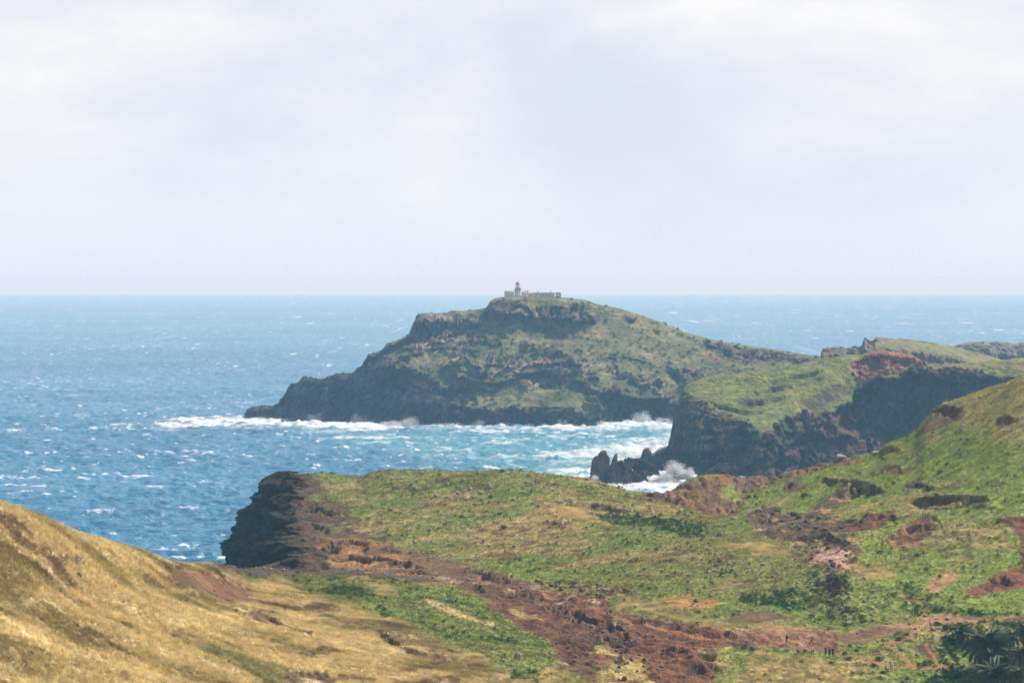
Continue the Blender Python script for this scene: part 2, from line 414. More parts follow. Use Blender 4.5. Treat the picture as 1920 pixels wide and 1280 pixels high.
# rain-cut channels on the orange slope, the red knoll and the gold hillside, running downhill
Z -= vis * (.22 * orange + knob) * 0.7 * np.clip(fbm(X, Y, scale=4, octv=3, seed=90, sx=0.5, sy=3, ridge=True), 0, 1)
fl = fbm(X * 0.86 - Y * 0.5, Y * 0.86 + X * 0.5, scale=10, octv=3, seed=95, sx=0.8, sy=5)
Z += vis * left_hill * 0.45 * fl
def scarp(pts, h, fade, face=4.0, taper=20):
    """a bank: the ground below the line drops h metres and climbs back over `fade` pixels"""
    global Z
    p = np.asarray(pts, float)
    ys = np.interp(PX, p[:, 0], p[:, 1]) + 4.5 * n_j2 + 2.0 * n_sml + 2 * n_mid
    s = PY - ys
    tp = sstep(p[0, 0] - taper * .3, p[0, 0] + taper, PX) * (1 - sstep(p[-1, 0] - taper, p[-1, 0] + taper * .3, PX))
    m = (s > 0) & (s < fade * 5) & (tp > 0)
    hh = h * (.95 - .50 * sstep(1480, 1540, PX) * sstep(1010, 980, PY)) * np.clip(0.62 + 1.3 * n_j1 + .5 * n_j2, 0, 1.8)
    Z = Z - np.where(m & vis, hh * tp * sstep(0, face, s) * np.exp(-np.clip(s - face, 0, None) / fade), 0)
    lip = np.exp(-(np.clip(-s, 0, 99) / 7) ** 2) * (s <= 0) * tp
    Z = Z + np.where(vis, 0.25 * h * lip * (s > -20), 0)
    under[...] = np.maximum(under, np.where(m, tp * (1 - sstep(fade * .6, fade * 1.3, s + 3 * n_j1)), 0))
    return np.where(m, tp * (1 - sstep(face, face + 2.5, s)), 0)
face = np.zeros_like(Z); under = np.zeros_like(Z)
for a in [([(1527,908),(1545,897),(1575,899),(1600,905),(1660,920)], 3.8, 10), ([(1575,922),(1610,905),(1640,912),(1668,922)], 1.6, 9),
          ([(1708,937),(1750,934),(1800,934),(1850,938),(1862,950)], 3.4, 9), ([(1705,938),(1760,950),(1810,948),(1868,955)], 1.0, 6),
          ([(1660,1012),(1700,992),(1740,990),(1758,992)], 1.3, 8), ([(1735,968),(1760,978),(1772,1000)], 1.2, 8), ([(1590,980),(1640,972),(1690,975)], 1.5, 9),
          ([(1500,1010),(1560,1012),(1600,1030)], 1.3, 9), ([(1100,943),(1140,946),(1185,955)], 1.1, 6), ([(1455,915),(1480,905),(1500,908)], 1.1, 6),
          ([(583,1032),(620,1018),(655,1010),(695,1018)], 2.0, 10), ([(715,1024),(740,1026),(752,1032)], .9, 5), ([(620,1042),(660,1036),(720,1040),(790,1066)], 1.5, 8), ([(725,1046),(760,1052),(800,1068)], 1.2, 6),
          ([(860,1066),(920,1078),(990,1090)], 1.1, 6), ([(930,1110),(980,1104),(1040,1118),(1100,1132)], 1.2, 9), ([(1040,1160),(1070,1150),(1130,1168)], 2.0, 11), ([(1135,1165),(1150,1172),(1180,1192)], 2.1, 11),
          ([(1010,1145),(1060,1140),(1090,1150)], 1.0, 6), ([(1095,1190),(1130,1195),(1175,1215)], 1.3, 8), ([(1030,1208),(1080,1206),(1100,1218)], 1.2, 7), ([(1230,1176),(1290,1180),(1390,1196)], 1.2, 7),
          ([(1205,1238),(1240,1222),(1290,1228),(1340,1230)], 2.1, 12), ([(1280,1250),(1310,1240),(1350,1246)], 1.6, 9), ([(1150,1235),(1200,1240),(1240,1262)], 1.6, 9), ([(860,1098),(900,1104),(950,1130)], .9, 6),
          ([(1540,1080),(1560,1085),(1590,1100)], 1.8, 9), ([(1550,1112),(1580,1118),(1610,1128)], 1.6, 9), ([(1875,978),(1920,974),(1990,982)], 1.4, 9), ([(1840,1092),(1870,1078),(1900,1085)], 1.2, 8),
          ([(1865,790),(1890,781),(1912,790)], 1.4, 7), ([(1690,905),(1725,900),(1755,912)], .8, 5), ([(1725,917),(1745,905),(1760,912)], 1.0, 6), ([(1650,878),(1680,872),(1700,880)], .7, 5),
          ([(1730,776),(1768,766),(1808,773)], 3.2, 14), ([(1545,868),(1575,858),(1600,862)], .9, 6), ([(1635,855),(1670,838),(1700,842)], 1.1, 6), ([(440,1128),(520,1160),(600,1200)], .9, 8), ([(700,1180),(760,1210),(850,1236)], .9, 8),
          ([(60,1030),(130,1050),(165,1062)], .6, 6), ([(0,1210),(40,1225)], .8, 7), ([(560,948),(600,952),(660,968)], .9, 6), ([(545,975),(580,978),(620,992)], 1.0, 6), ([(530,1000),(560,1004),(600,1012)], .9, 6),
          ([(1195,928),(1240,922),(1290,940)], .6, 5), ([(1560,928),(1590,915),(1625,922)], 1.0, 6), ([(1770,1205),(1776,1215),(1800,1245)], .8, 6)]:
    face = np.maximum(face, scarp(*a))

Z += vis * under * (.8 * n_rdg + .5 * fbm(X, Y, scale=2.5, octv=3, seed=78, ridge=True) - .5)
# colour zones
S = 1.0
g_green = srgb(126, 138, 66, .67); g_mid = srgb(134, 136, 72, .66); g_tan = srgb(182, 160, 108, .62); g_gold = srgb(200, 180, 134, .65); g_olive = srgb(142, 128, 76, .58)
e_red = srgb(122, 80, 60, .56); e_brn = srgb(112, 86, 64, .58); e_drk = srgb(70, 54, 44, .6); e_org = srgb(172, 124, 72, .60); e_pink = srgb(200, 160, 138, .6); e_tan = srgb(196, 152, 108, .6); g_lush = srgb(62, 104, 42, .6)
n_c1 = fbm(X, Y, scale=16, octv=5, seed=61, rough=0.6); n_c2 = fbm(X, Y, scale=4, octv=4, seed=67, rough=0.65); n_c3 = fbm(X, Y, scale=30, octv=3, seed=71)
n_c4 = fbm(X, Y, scale=1.4, octv=2, seed=73)
col = np.broadcast_to(g_mid, X.shape + (3,)).copy()
col = mixc(col, g_green, sstep(-0.15, 0.45, n_c1 + 0.4 * n_c2))
col = mixc(col, g_tan, sstep(.05, 0.55, -n_c1 * 0.8 + 0.6 * n_c3 + 0.3 * n_c2) * 0.8)
col = mixc(col, e_brn, sstep(0.25, 0.55, n_c2 * 0.7 + 0.35 * n_j1 - 0.35 * n_c1) * 0.7)
col = mixc(col, g_green * np.array([1.10, 1.16, .92]), righthill * sstep(-0.7, 0.05, n_c1 + 0.5 * n_c2) * 0.85)
col = mixc(col, g_tan * np.array([.95, 1.0, .85]), tanhill * (0.72 + 0.3 * n_c2))
col = mixc(col, srgb(118, 130, 66, .6), greenA * (0.65 + 0.4 * n_c1))
col = mixc(col, g_lush, lush * sstep(-0.25, 0.35, n_c2 + 0.5 * n_c1) * 0.9)
gm = left_hill
fn = fbm(X * 0.86 - Y * 0.5 + 1.5 * n_mid, Y * 0.86 + X * 0.5, scale=6, octv=4, seed=99, sx=0.8, sy=3.2, rough=.65)
col = mixc(col, g_gold, gm * 0.97)
col = mixc(col, g_olive, gm * sstep(-0.05, 0.5, 0.8 * n_c1 + 0.6 * fn) * 0.75)
col = mixc(col, e_brn * .95, gm * sstep(0.28, 0.55, -n_c1 * .5 + n_c2 * 0.35 + fn * .55) * 0.8)
col = mixc(col, srgb(98, 112, 52, .6), gm * sstep(0.38, 0.62, n_c3 * .7 + n_c2 * 0.5 - .1 * fn) * 0.7)
col = mixc(col, srgb(222, 206, 166, .66), gm * sstep(0.1, 0.8, -fn + 0.25 * n_c1) * 0.5)
col = mixc(col, srgb(206, 186, 150, .62), stroke([(-900,1150),(-20,1129),(60,1127),(150,1120),(260,1113),(330,1108),(400,1098)], 3.6) * sstep(-.8, -.2, n_c2) * 0.9)
col = mixc(col, g_gold, goldA * sstep(-0.6, 0.0, n_c2) * 0.85)
col = mixc(col, g_gold, goldline * 0.9)
col = mixc(col, e_brn * 1.05, shoulder_top * sstep(-0.1, 0.5, n_c2 * .6 + .5 * n_c1) * 0.6)
col = mixc(col, e_brn * .95, shoulder * (sstep(-0.9, -0.1, n_c2 + 0.5 * n_c1 + .006 * (640 - PX))) * 0.95)
col = mixc(col, e_drk * 1.3, shoulder * sstep(.1, .5, n_c2 + .3 * n_j1) * .6)
col = mixc(col, e_drk * 1.35, saddle * 0.92)
col = mixc(col, e_brn * 1.1, orange * 0.95)
col = mixc(col, e_org, orange * sstep(-0.1, 0.6, n_c1 + 0.7 * n_c2 + 0.2 - 0.004 * (PX - 760)) * 0.7)
col = mixc(col, e_red, gully * 0.97)
col = mixc(col, e_drk, gully * sstep(0.0, 0.5, n_c1 + n_c2 * .8) * 0.75)
col = mixc(col, e_brn, gully * sstep(0.1, 0.6, n_c3 - .5 * n_c2) * 0.6)
col = mixc(col, e_pink, zone([(985,1110),(1040,1105),(1120,1118),(1130,1140),(1060,1140),(1010,1135)], 8) * sstep(-0.2, 0.5, n_c2 - .3 * n_c1) * 0.9)
col = mixc(col, g_tan * .95, gully * sstep(0.42, 0.6, n_c3 * .6 + n_j2 * .5) * .6)
for pg in ([(1112,1214),(1170,1218),(1215,1245),(1232,1290),(1130,1320),(1118,1260)], [(1148,1165),(1180,1172),(1198,1186),(1160,1182)], [(1315,1222),(1374,1218),(1370,1246),(1325,1240)], [(960,1140),(1000,1150),(1010,1165),(975,1160)], [(1240,1150),(1300,1158),(1330,1172),(1270,1170)]):
    zp = zone(pg, 4) * sstep(-.5, .1, n_c2 + .3 * n_c1)
    col = mixc(col, g_tan * np.array([.9, .95, .7]), zp * .9); gully = gully * (1 - zp)
kc = knob * (0.96)
col = mixc(col, e_brn * 1.12, kc)
col = mixc(col, e_org * 0.9, knob * sstep(0.0, 0.5, fbm(X, Y, scale=6, octv=3, seed=123, sx=.5, sy=3) + .15) * .55)
col = mixc(col, g_green, zone([(1352,915),(1370,903),(1388,915),(1385,935),(1358,932)], 3) * .9)
sc = scree
col = mixc(col, e_brn, sc * sstep(-0.75, -0.1, n_c2 + n_c1 * .6) * .95)
col = mixc(col, e_tan, sc * sstep(0.1, 0.5, n_c2 - .4 * n_c1) * 0.75)
col = mixc(col, e_drk, sc * sstep(0.15, 0.5, -n_c2 + .3 * n_j1) * 0.85)
col = mixc(col, e_pink, zone([(1518,1040),(1560,1032),(1588,1045),(1575,1060),(1530,1058)], 4) * .8)
for zc, c1 in ((redA, e_red), (redB, e_red * 1.15), (redC, e_red * 1.2), (redD, e_red * 1.3), (tanA, e_tan * .9)):
    col = mixc(col, c1, zc * .95)
    col = mixc(col, e_drk, zc * sstep(0.2, 0.5, n_c2) * 0.6)
col = mixc(col, e_tan, redB * sstep(0.05, 0.4, -n_c2 + .2) * .7)
col = mixc(col, srgb(168, 124, 92, .58), np.maximum(roadR, roadL) * sstep(-1.0, -.2, n_c2 + .4 * n_j1) * .88)
col = mixc(col, e_brn, np.maximum(roadL, roadR) * sstep(-0.3, 0.4, n_c2 + n_c1) * .75)
col = mixc(col, e_brn, patch1 * .9); col = mixc(col, e_org, patch2 * .8)
col = mixc(col, e_brn * .9, pits * sstep(-.6, 0, n_c2) * .9)
col = mixc(col, e_drk * 1.1, ravine * sstep(-0.2, 0.4, n_c2 + .2 * n_j1) * .8)
col = mixc(col, e_red * .9, rubble * sstep(-0.1, 0.3, n_c2) * .8)
col = mixc(col, e_brn * 1.2, notch * .97)
col = mixc(col, srgb(112, 72, 54, .55), redscree * (.85 + .3 * n_c2))
col = mixc(col, srgb(104, 82, 62, .55), zone([(300,1050),(345,1062),(370,1085),(400,1105),(345,1095),(310,1070)], 5) * .8)
col = mixc(col, e_brn * 1.25, under * sstep(-.3, .3, n_c2 + .4 * n_c1) * .8)
col = mixc(col, e_brn * .85, face * sstep(-.6, .1, n_c2) * .92)
col = mixc(col, e_drk * 1.2, sstep(600, 560, jx) * sstep(480, 490, PX) * sstep(1062, 1045, PY) * .75)
col *= (1 + (0.32 - .16 * left_hill) * n_c4 + 0.18 * n_c2)[..., None] * 1.17
col = np.clip(col, 0.01, .8)

col = mixc(col, srgb(205, 190, 140, .6), stroke([(1739,1167),(1728,1178),(1721,1184),(1721,1193)], .9, .8) * .7 + stroke([(1735,1199),(1747,1209),(1752,1221),(1758,1227),(1762,1236),(1766,1246),(1771,1253)], .9, .8) * .7)
# footpaths: strips trodden into the ground, taken out of the turf sheet as their own meshes
paths = [([(1640,1196),(1655,1203),(1664,1209),(1675,1222),(1690,1236),(1706,1250),(1722,1258)], 2.6), ([(1664,1208),(1690,1204),(1706,1198),(1712,1188),(1720,1178),(1728,1173)], 2.6),
         ([(1722,1258),(1700,1257),(1670,1256),(1640,1246),(1600,1238),(1570,1232)], 2.2), ([(1722,1258),(1745,1260),(1762,1259),(1775,1256)], 2.6), ([(1735,1212),(1744,1225),(1752,1240),(1762,1256)], 3.2),
         ([(1100,1140),(1125,1150),(1160,1162),(1200,1174),(1250,1184),(1300,1195),(1380,1206),(1440,1208)], 2.4)]
pm = np.zeros_like(Z)
for pts, w in paths: pm = np.maximum(pm, stroke(pts, w, 1.2))
pm = np.maximum(pm, sstep(.35, .65, np.maximum(roadR, roadL)))
pmask = (pm > .5) & vis
bank = zone([(1722,1200),(1740,1204),(1752,1218),(1758,1240),(1748,1250),(1730,1235),(1716,1215)], 2.5)
col = mixc(col, e_brn * .95, bank * .9)
col = mixc(col, srgb(178, 124, 84, .6) * 1.0, np.where(np.maximum(roadR, roadL) > .4, 0, sstep(.3, .7, pm)) * .95)
barrier = np.clip(bare + pm + bank, 0, 1)
grass_d = np.clip(1 - barrier - face - .8 * under - .6 * erode, 0, 1) * vis * (1 - sstep(610, 570, PX) * sstep(470, 490, PX) * sstep(1055, 1040, PY))
grass_d = grass_d * sstep(-.75, -.2, n_c2 + .3 * n_c4)
steep = sstep(0.1, .5, face)
stone_d = np.clip(0.16 + .5 * sstep(.1, .6, n_c2) * (1 - left_hill) + .8 * (rubble + scree + ravine + saddle) + .25 * gully + .15 * left_hill * sstep(.3, .6, n_c2), 0, 1) * vis * (1 - pm) * (1 - .7 * greenA) * (1 - .6 * righthill)
bush_d = np.clip(sstep(.2, .5, n_c1 * .6 + .5 * n_c2 - .1), 0, 1) * (1 - .9 * barrier) * vis * (.55 * righthill * .35 + .9 * greenA + .35 * (1 - left_hill) * (1 - righthill) + .08 * left_hill)
bush_d = np.clip(bush_d + .05 * (1 - left_hill) * (1 - barrier) + 1.0 * lush * (1 - barrier) + .5 * ravine, 0, 1) * vis
near_A = dict(X=X, Y=Y, Z=Z, PX=PX, PY=PY, grass=grass_d, left=left_hill)
m1, m2 = grid_mesh('hillside', X, Y, Z, dict(Col=col, grass=grass_d, stone=stone_d, bush=bush_d, gold=np.clip(left_hill + goldA, 0, 1)), mask=pmask.astype(float))
hillside = link('hillside', m1, M_near, kind='structure', label='grassy hillsides and eroded red gully around the headland')
link('path', m2, M_near, kind='structure', label='trodden brown earth footpaths crossing the hillside')

# a quick way to find the ground under a photo position (first hit seen from the camera), in world space
def ground_at(px, py):
    """where the surface shows at photo pixel (px, py): nearest visible vertex"""
    A = near_A
    SX, SY = A['SX'], A['SY']
    c = int(np.argmin(np.abs(colpx - px)))
    sy = SY[:, c]
    lowest = 1e9
    for i in range(len(sy)):
        if sy[i] <= py:
            if i == 0: break
            a = (sy[i-1] - py) / max(sy[i-1] - sy[i], 1e-6)
            k = lambda Q: float(Q[i-1, c] * (1 - a) + Q[i, c] * a)
            return Vector((k(A['X']) + (px - colpx[c]) * k(A['Y']) / F, k(A['Y']), k(A['Z'])))
    i = int(np.argmin(np.abs(sy - py)))
    return Vector((float(A['X'][i, c]), float(A['Y'][i, c]), float(A['Z'][i, c])))
near_A['SX'] = 960 + X / Y * F
near_A['SY'] = Y0 + (H - Z) / Y * F

# ------------------------------------------------------------------ near sea cliff at the headland's end
ysil = [(878,540),(884,519),(895,500),(910,492),(925,490),(938,470),(955,462),(970,449),(985,447),(1000,453),(1018,439),(1035,433),(1062,428),(1100,418),(1150,410)]
yr = [(878,585),(890,590),(905,594),(925,580),(945,592),(965,572),(985,588),(1000,584),(1035,580),(1062,572),(1100,565),(1150,565)]
yd = [(878,722),(888,718),(950,684),(1005,650),(1035,612),(1065,573),(1100,560),(1150,550)]
yy = np.linspace(884, 1150, 230)
xs = np.interp(yy, *zip(*ysil)); xr = pchip(*zip(*yr), yy); dr = pchip(*zip(*yd), yy)
uu = np.linspace(0, 3, 230)
ctrl_x = np.stack([xs + 45, xs, 560 + 6 * np.sin(yy / 11.0) + 4 * np.sin(yy / 4.3), 625 + 0 * yy]); ctrl_d = np.stack([735 + 60 + 0 * yy, 738 + 0 * yy, dr - 7, dr + 14])
cx = pchip(range(4), ctrl_x, uu); cd = pchip(range(4), ctrl_d, uu)
cy = yy[None, :] + sstep(1.5, 2.1, uu)[:, None] * 4 * np.clip(1 - (yy - 884) / 60, 0, 1)[None, :]
X, Y, Z = W(cx, cy, cd)
rn = fbm(X, Y, Z, scale=16, octv=5, seed=201, ridge=True, rough=.55)
rn2 = fbm(X, Y, Z, scale=3.5, octv=4, seed=211, ridge=True, rough=.6)
ca1, cc1 = cell(X + rn, Y * .5, Z + .25 * X, 7.5, 5, .7); ca2, cc2 = cell(X + rn2 * .5, Y * .6, Z + .25 * X, 2.8, 9, .75)
edge = (sstep(0, .5, 3 - uu) * (.55 + .45 * sstep(2.4, 1.7, uu)))[:, None] * (.25 + .75 * sstep(885, 905, yy))[None, :]
strata = ca2
k = (2.6 * (rn - .3) + 1.9 * ca1 + 1.0 * ca2 + .7 * rn2 - 1.6 * (1 - sstep(0, .16, cc1)) - .5) * edge
X = X - k * .8; Y = Y - k * 1.5; Z = Z + (.5 * rn2 + .4 * ca2) * edge
rc = np.broadcast_to(srgb(44, 40, 38, .42), X.shape + (3,)).copy()
rc = mixc(rc, srgb(96, 76, 60, .5), sstep(.1, .7, strata + .5 * rn2) * .5)
rc = mixc(rc, srgb(52, 80, 38, .45), sstep(.25, .5, fbm(X, Y, Z, scale=8, octv=4, seed=222)) * .7)
rc = mixc(rc, e_brn * .9, sstep(1.7, 2.3, uu)[:, None] * np.ones_like(X) * .85 * sstep(-.3, .3, rn2 + strata))
rc *= (1 + .35 * fbm(X, Y, Z, scale=1.6, octv=2, seed=229))[..., None]
link('sea_cliff', grid_mesh('sea_cliff', X, Y, Z, dict(Col=rc), flip=True), M_near, kind='structure', label='dark layered rock cliff ending the headland over the sea')
# ------------------------------------------------------------------ lighthouse island
ipx = np.linspace(462, 1600, 760)
base = [(462,787,1826),(470,786,1824),(520,787,1818),(600,788,1806),(700,792,1785),(800,796,1757),(900,798,1746),(1000,799,1740),(1100,799,1740),(1150,798,1746),(1200,794,1768),(1260,793,1776),(1330,790,1795),(1600,790,1795)]
I = [[(p, ty(-10, d - 22), d - 22) for p, y, d in base], base]
I.append([(462,783,1830),(470,778,1828),(520,771,1824),(560,752,1820),(640,745,1812),(700,742,1795),(760,756,1778),(850,765,1760),(900,768,1756),(1000,768,1752),(1080,770,1752),(1120,768,1762),(1180,768,1782),(1240,765,1792),(1300,760,1812),(1600,758,1812)])
I.append([(462,780,1833),(470,772,1832),(505,769,1832),(522,762,1832),(560,728,1830),(640,722,1824),(700,712,1812),(760,725,1800),(850,740,1790),(900,742,1786),(1000,738,1782),(1080,735,1780),(1130,728,1788),(1200,735,1802),(1270,735,1812),(1330,730,1825),(1600,722,1825)])
I.append([(462,779,1836),(470,770.5,1836),(505,768,1838),(524,760,1840),(560,720,1840),(600,717,1842),(655,705,1842),(700,685,1840),(760,672,1838),(850,682,1822),(950,700,1815),(1050,690,1820),(1150,690,1830),(1230,700,1835),(1300,695,1850),(1400,690,1860),(1600,698,1860)])
I.append([(462,778.5,1839),(470,770,1840),(505,767.5,1844),(525,759,1850),(560,719,1850),(600,716,1852),(655,704,1856),(700,672,1868),(760,640,1890),(850,622,1905),(950,620,1915),(1050,625,1915),(1150,630,1915),(1250,650,1900),(1350,668,1890),(1480,680,1890),(1600,690,1890)])
icr = [(462,778,1842),(468,772,1843),(480,769,1845),(490,766,1846),(505,767,1847),(518,768,1850),(524,757,1852),(532,744,1854),(545,726,1856),(560,717,1858),(575,711,1860),(600,713,1862),(615,710,1864),(640,703,1866),(655,702,1867),(662,699,1868),(676,690,1870),(690,669,1873),(712,660,1882),(722,650,1886),(740,640,1892),(765,628,1900),(775,606,1912),(785,590,1925),(800,587,1930),(830,588,1936),(860,584,1944),(900,579,1960),(913,575,1966),(918,566,1972),(930,559,1976),(945,557,1978),(1000,556,1980),(1060,558,1984),(1080,560,1988),(1100,563,1992),(1120,570,1996),(1160,578,2000),(1200,590,2004),(1240,604,2000),(1280,620,1996),(1300,627,1990),(1340,637,1980),(1400,648,1970),(1440,653,1960),(1480,659,1950),(1535,667,1940),(1600,676,1930)]
# the small flat head under the lighthouse has a shelf in front
I.append([(p, y + (5 if 915 < p < 1125 else 2.5), d - 28) for p, y, d in icr])
I.append(icr)
def brel(dd, drop, lst, f=-6):
    return [(p, ty(max((H - (y - Y0) * d / F) * (1 - drop), f), d + dd), d + dd) for p, y, d in lst]
I += [brel(25, .06, icr), brel(90, .55, icr), [(p, ty(-10, d + 150), d + 150) for p, y, d in icr]]
PX, PY, D = loft(ipx, I, [8, 34, 30, 40, 48, 40, 16, 8, 8, 8])
X, Y, Z = W(PX, PY, D); X = X.astype(float)
Zc = H - (PY - Y0) * D / F
crest_y = np.interp(ipx, [a[0] for a in icr], [a[1] for a in icr])[None, :]
front = sstep(0, 10, PY - crest_y)
a1 = fbm(X, Y, Z, scale=40, octv=4, seed=301); a2 = fbm(X, Y, Z, scale=14, octv=4, seed=305, rough=.6); a3 = fbm(X, Y, Z, scale=5, octv=3, seed=309, rough=.6)
rd = fbm(X, Y, Z, scale=26, octv=5, seed=311, ridge=True, rough=.58); flu = fbm(X + 5 * a2, Y * .2, Z, scale=9, octv=4, seed=315, sz=3.2, ridge=True, rough=.6)
lump = fbm(X, Y * .5, Z, scale=20, octv=4, seed=319, sx=1.5, sz=.8, rough=.6)
jx, jy = PX + 9 * a2, PY + 7 * a1 + 3 * a3
kx, ky = PX + 3 * a3, PY + 2 * a3
wall_l = zone([(440,800),(440,760),(520,750),(560,705),(660,690),(690,655),(720,660),(760,690),(800,700),(850,735),(880,760),(880,810),(440,810)], 6)
wall_b = zone([(820,768),(900,762),(1000,764),(1060,762),(1090,768),(1130,790),(1140,812),(820,812)], 4)
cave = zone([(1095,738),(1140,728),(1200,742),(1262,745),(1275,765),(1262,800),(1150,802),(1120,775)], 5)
band = zone([(770,590),(860,585),(850,605),(800,612),(775,640),(760,625)], 5)
rocky = zone([(740,600),(900,600),(980,640),(1090,665),(1160,700),(1290,715),(1300,745),(1180,742),(1120,735),(1000,720),(900,735),(820,740),(740,690),(690,665)], 14)
summit = zone([(912,563),(1000,566),(1060,570),(1090,562),(1125,590),(1118,600),(1060,600),(1000,592),(960,588),(930,592),(914,582)], 3)
tailrock = np.maximum(zone([(1290,634),(1330,642),(1400,658),(1460,664),(1520,672),(1500,680),(1400,676),(1340,658)], 4), zone([(1255,685),(1300,690),(1330,720),(1300,745),(1270,720)], 5))
tailrock = np.maximum(tailrock, zone([(1165,588),(1180,585),(1192,598),(1180,600)], 2))
patch = sstep(.18, .5, rd * .6 + .5 * lump) * sstep(-.2, .6, rocky + .15)
rockm = np.clip(np.maximum.reduce([wall_l, wall_b, cave, band * .9, summit, tailrock, rocky * sstep(-.1, .35, a2 + .4 * lump)]), 0, 1)
# caverns and hollows are pressed into the island, away from the sea
def hollow(poly, dep, soft):
    m = sstep(0, soft, inside_dist(PX + 6 * a2, PY + 4 * a2, poly))
    return m * dep
push = (hollow([(1118,742),(1150,738),(1205,750),(1258,748),(1266,770),(1240,790),(1170,796),(1130,780)], 26, 12)
        + hollow([(960,700),(1010,690),(1060,700),(1100,720),(1120,745),(1060,742),(1000,732)], 14, 10) + hollow([(1050,685),(1075,682),(1090,700),(1070,718),(1052,705)], 10, 6)
        + hollow([(732,690),(775,694),(780,720),(750,760),(700,790),(690,740)], 14, 14) + hollow([(845,730),(880,722),(900,760),(880,780),(850,760)], 10, 8)
        + hollow([(1140,690),(1160,686),(1165,705),(1145,712)], 7, 5) + hollow([(790,655),(830,650),(850,672),(800,680)], 6, 8))
ledge = np.zeros_like(Z)
def shelf(pts, out, fade):
    """a rock brow standing out toward the sea above ground that falls back under it"""
    p = np.asarray(pts, float)
    s = PY - np.interp(PX, p[:, 0], p[:, 1]) - 3 * a2 - 2 * a3
    tp = sstep(p[0, 0], p[0, 0] + 12, PX) * (1 - sstep(p[-1, 0] - 12, p[-1, 0], PX))
    return out * tp * np.where(s < 0, np.exp(s / fade), np.exp(-s / 2.0))
for a in [([(912,588),(930,592),(965,588),(1000,592),(1060,602),(1120,600)], 15, 12), ([(775,612),(800,614),(850,606)], 9, 9), ([(850,700),(900,716),(950,712),(1000,696)], 12, 8), ([(1100,728),(1150,736),(1200,746),(1262,742)], 12, 8),
          ([(690,690),(730,686),(780,692),(790,700)], 9, 8), ([(850,650),(900,656),(940,650)], 6, 7), ([(1010,655),(1060,660),(1100,655)], 5, 6), ([(1120,672),(1180,668),(1220,680)], 7, 7), ([(840,758),(900,765),(1000,762),(1090,764)], 7, 5),
          ([(720,640),(760,652),(800,650)], 6, 7), ([(880,690),(920,682),(960,690)], 6, 7), ([(1290,634),(1340,650),(1400,666),(1500,672)], 6, 4), ([(1060,690),(1100,700),(1140,690)], 5, 5), ([(800,722),(840,728),(880,735)], 7, 7)]:
    ledge = np.maximum(ledge, shelf(*a))
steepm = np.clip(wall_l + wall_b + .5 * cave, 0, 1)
bl1, bc1 = cell(X + 3 * a2, Y * .5 + 2 * a3, Z, 13, 21, .9); bl2, bc2 = cell(X + a3, Y * .6, Z, 5.0, 27, .9)
zz = (Z + 5 * a2 + 4 * a1) / 8.0; saw = zz - np.floor(zz)
ledge = ledge + front * rockm * (1 - .6 * steepm) * 5.5 * (.5 - saw)
dy = push - ledge - front * (rockm * (5.5 * rd + 3.5 * lump + 1.2 * a3 + 3.4 * bl1 + 2.0 * bl2 - 2.5 * (1 - sstep(0, .15, bc1))) + steepm * 5.0 * flu + .9 * a2)
# push along the plain depth axis, with height kept
vis = front
Y2 = Y + dy; X = X + rockm * front * (3.2 * lump + 2.0 * a3)
Z = Z + front * (rockm * (2.6 * a3 + 2.2 * a2) + .5 * a3) + (1 - front) * rockm * 1.5 * a3 + np.clip(1 - abs(PY - crest_y) / 8, 0, 1) * sstep(900, 500, PX) * 1.8 * a3
Y = Y2
r_dark = srgb(50, 44, 44, .50); r_mid = srgb(112, 96, 84, .55); r_tan = srgb(176, 152, 128, .52); g1 = srgb(128, 130, 84, .52); g2 = srgb(84, 100, 60, .46); g3 = srgb(164, 152, 108, .54)
c1n = fbm(X, Y, Z, scale=22, octv=5, seed=331, rough=.62); c2n = fbm(X, Y, Z, scale=7, octv=4, seed=337, rough=.65); c3n = fbm(X, Y, Z, scale=2.5, octv=2, seed=338)
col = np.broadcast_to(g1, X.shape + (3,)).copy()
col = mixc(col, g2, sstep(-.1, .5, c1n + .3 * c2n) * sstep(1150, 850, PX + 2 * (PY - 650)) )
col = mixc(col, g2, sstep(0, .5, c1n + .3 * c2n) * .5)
col = mixc(col, g3, sstep(.1, .6, -c1n + .4 * c2n) * .7)
col = mixc(col, r_mid, sstep(.35, .6, c2n * .8 + .4 * a2) * .55)
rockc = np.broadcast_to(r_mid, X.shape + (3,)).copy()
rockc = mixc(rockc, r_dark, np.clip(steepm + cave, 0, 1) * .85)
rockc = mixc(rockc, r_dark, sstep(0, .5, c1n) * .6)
rockc = mixc(rockc, r_tan * 1.1, sstep(.0, .4, c2n * .6 + .5 * lump) * (1 - .8 * steepm) * .85)
rockc = mixc(rockc, g2, sstep(.15, .45, -c1n + .3 * c2n) * (1 - steepm) * .75)
rockc = mixc(rockc, r_tan, np.clip(ledge / 12, 0, 1) * sstep(-.1, .4, c2n) * (1 - summit) * .7)
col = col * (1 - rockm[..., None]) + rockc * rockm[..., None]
col = mixc(col, srgb(128, 92, 84, .5), zone([(1300,655),(1370,672),(1480,672),(1530,668),(1530,678),(1400,686),(1330,676)], 4) * .5)
col = mixc(col, srgb(120, 84, 72, .5), zone([(1020,600),(1065,602),(1085,640),(1075,680),(1040,670)], 8) * sstep(-.3, .4, c2n) * .7)
col *= (1 + .26 * c3n + .2 * c2n)[..., None] * 1.12; col = np.clip(col, .01, .8)
shrub_i = np.clip((1 - rockm) * front, 0, 1)
island_g = (X, Y, Z, PX, PY)
island = link('island', grid_mesh('island', X, Y, Z, dict(Col=col, bush=shrub_i)), M_far, kind='structure', label='rocky grass-topped island carrying the lighthouse')

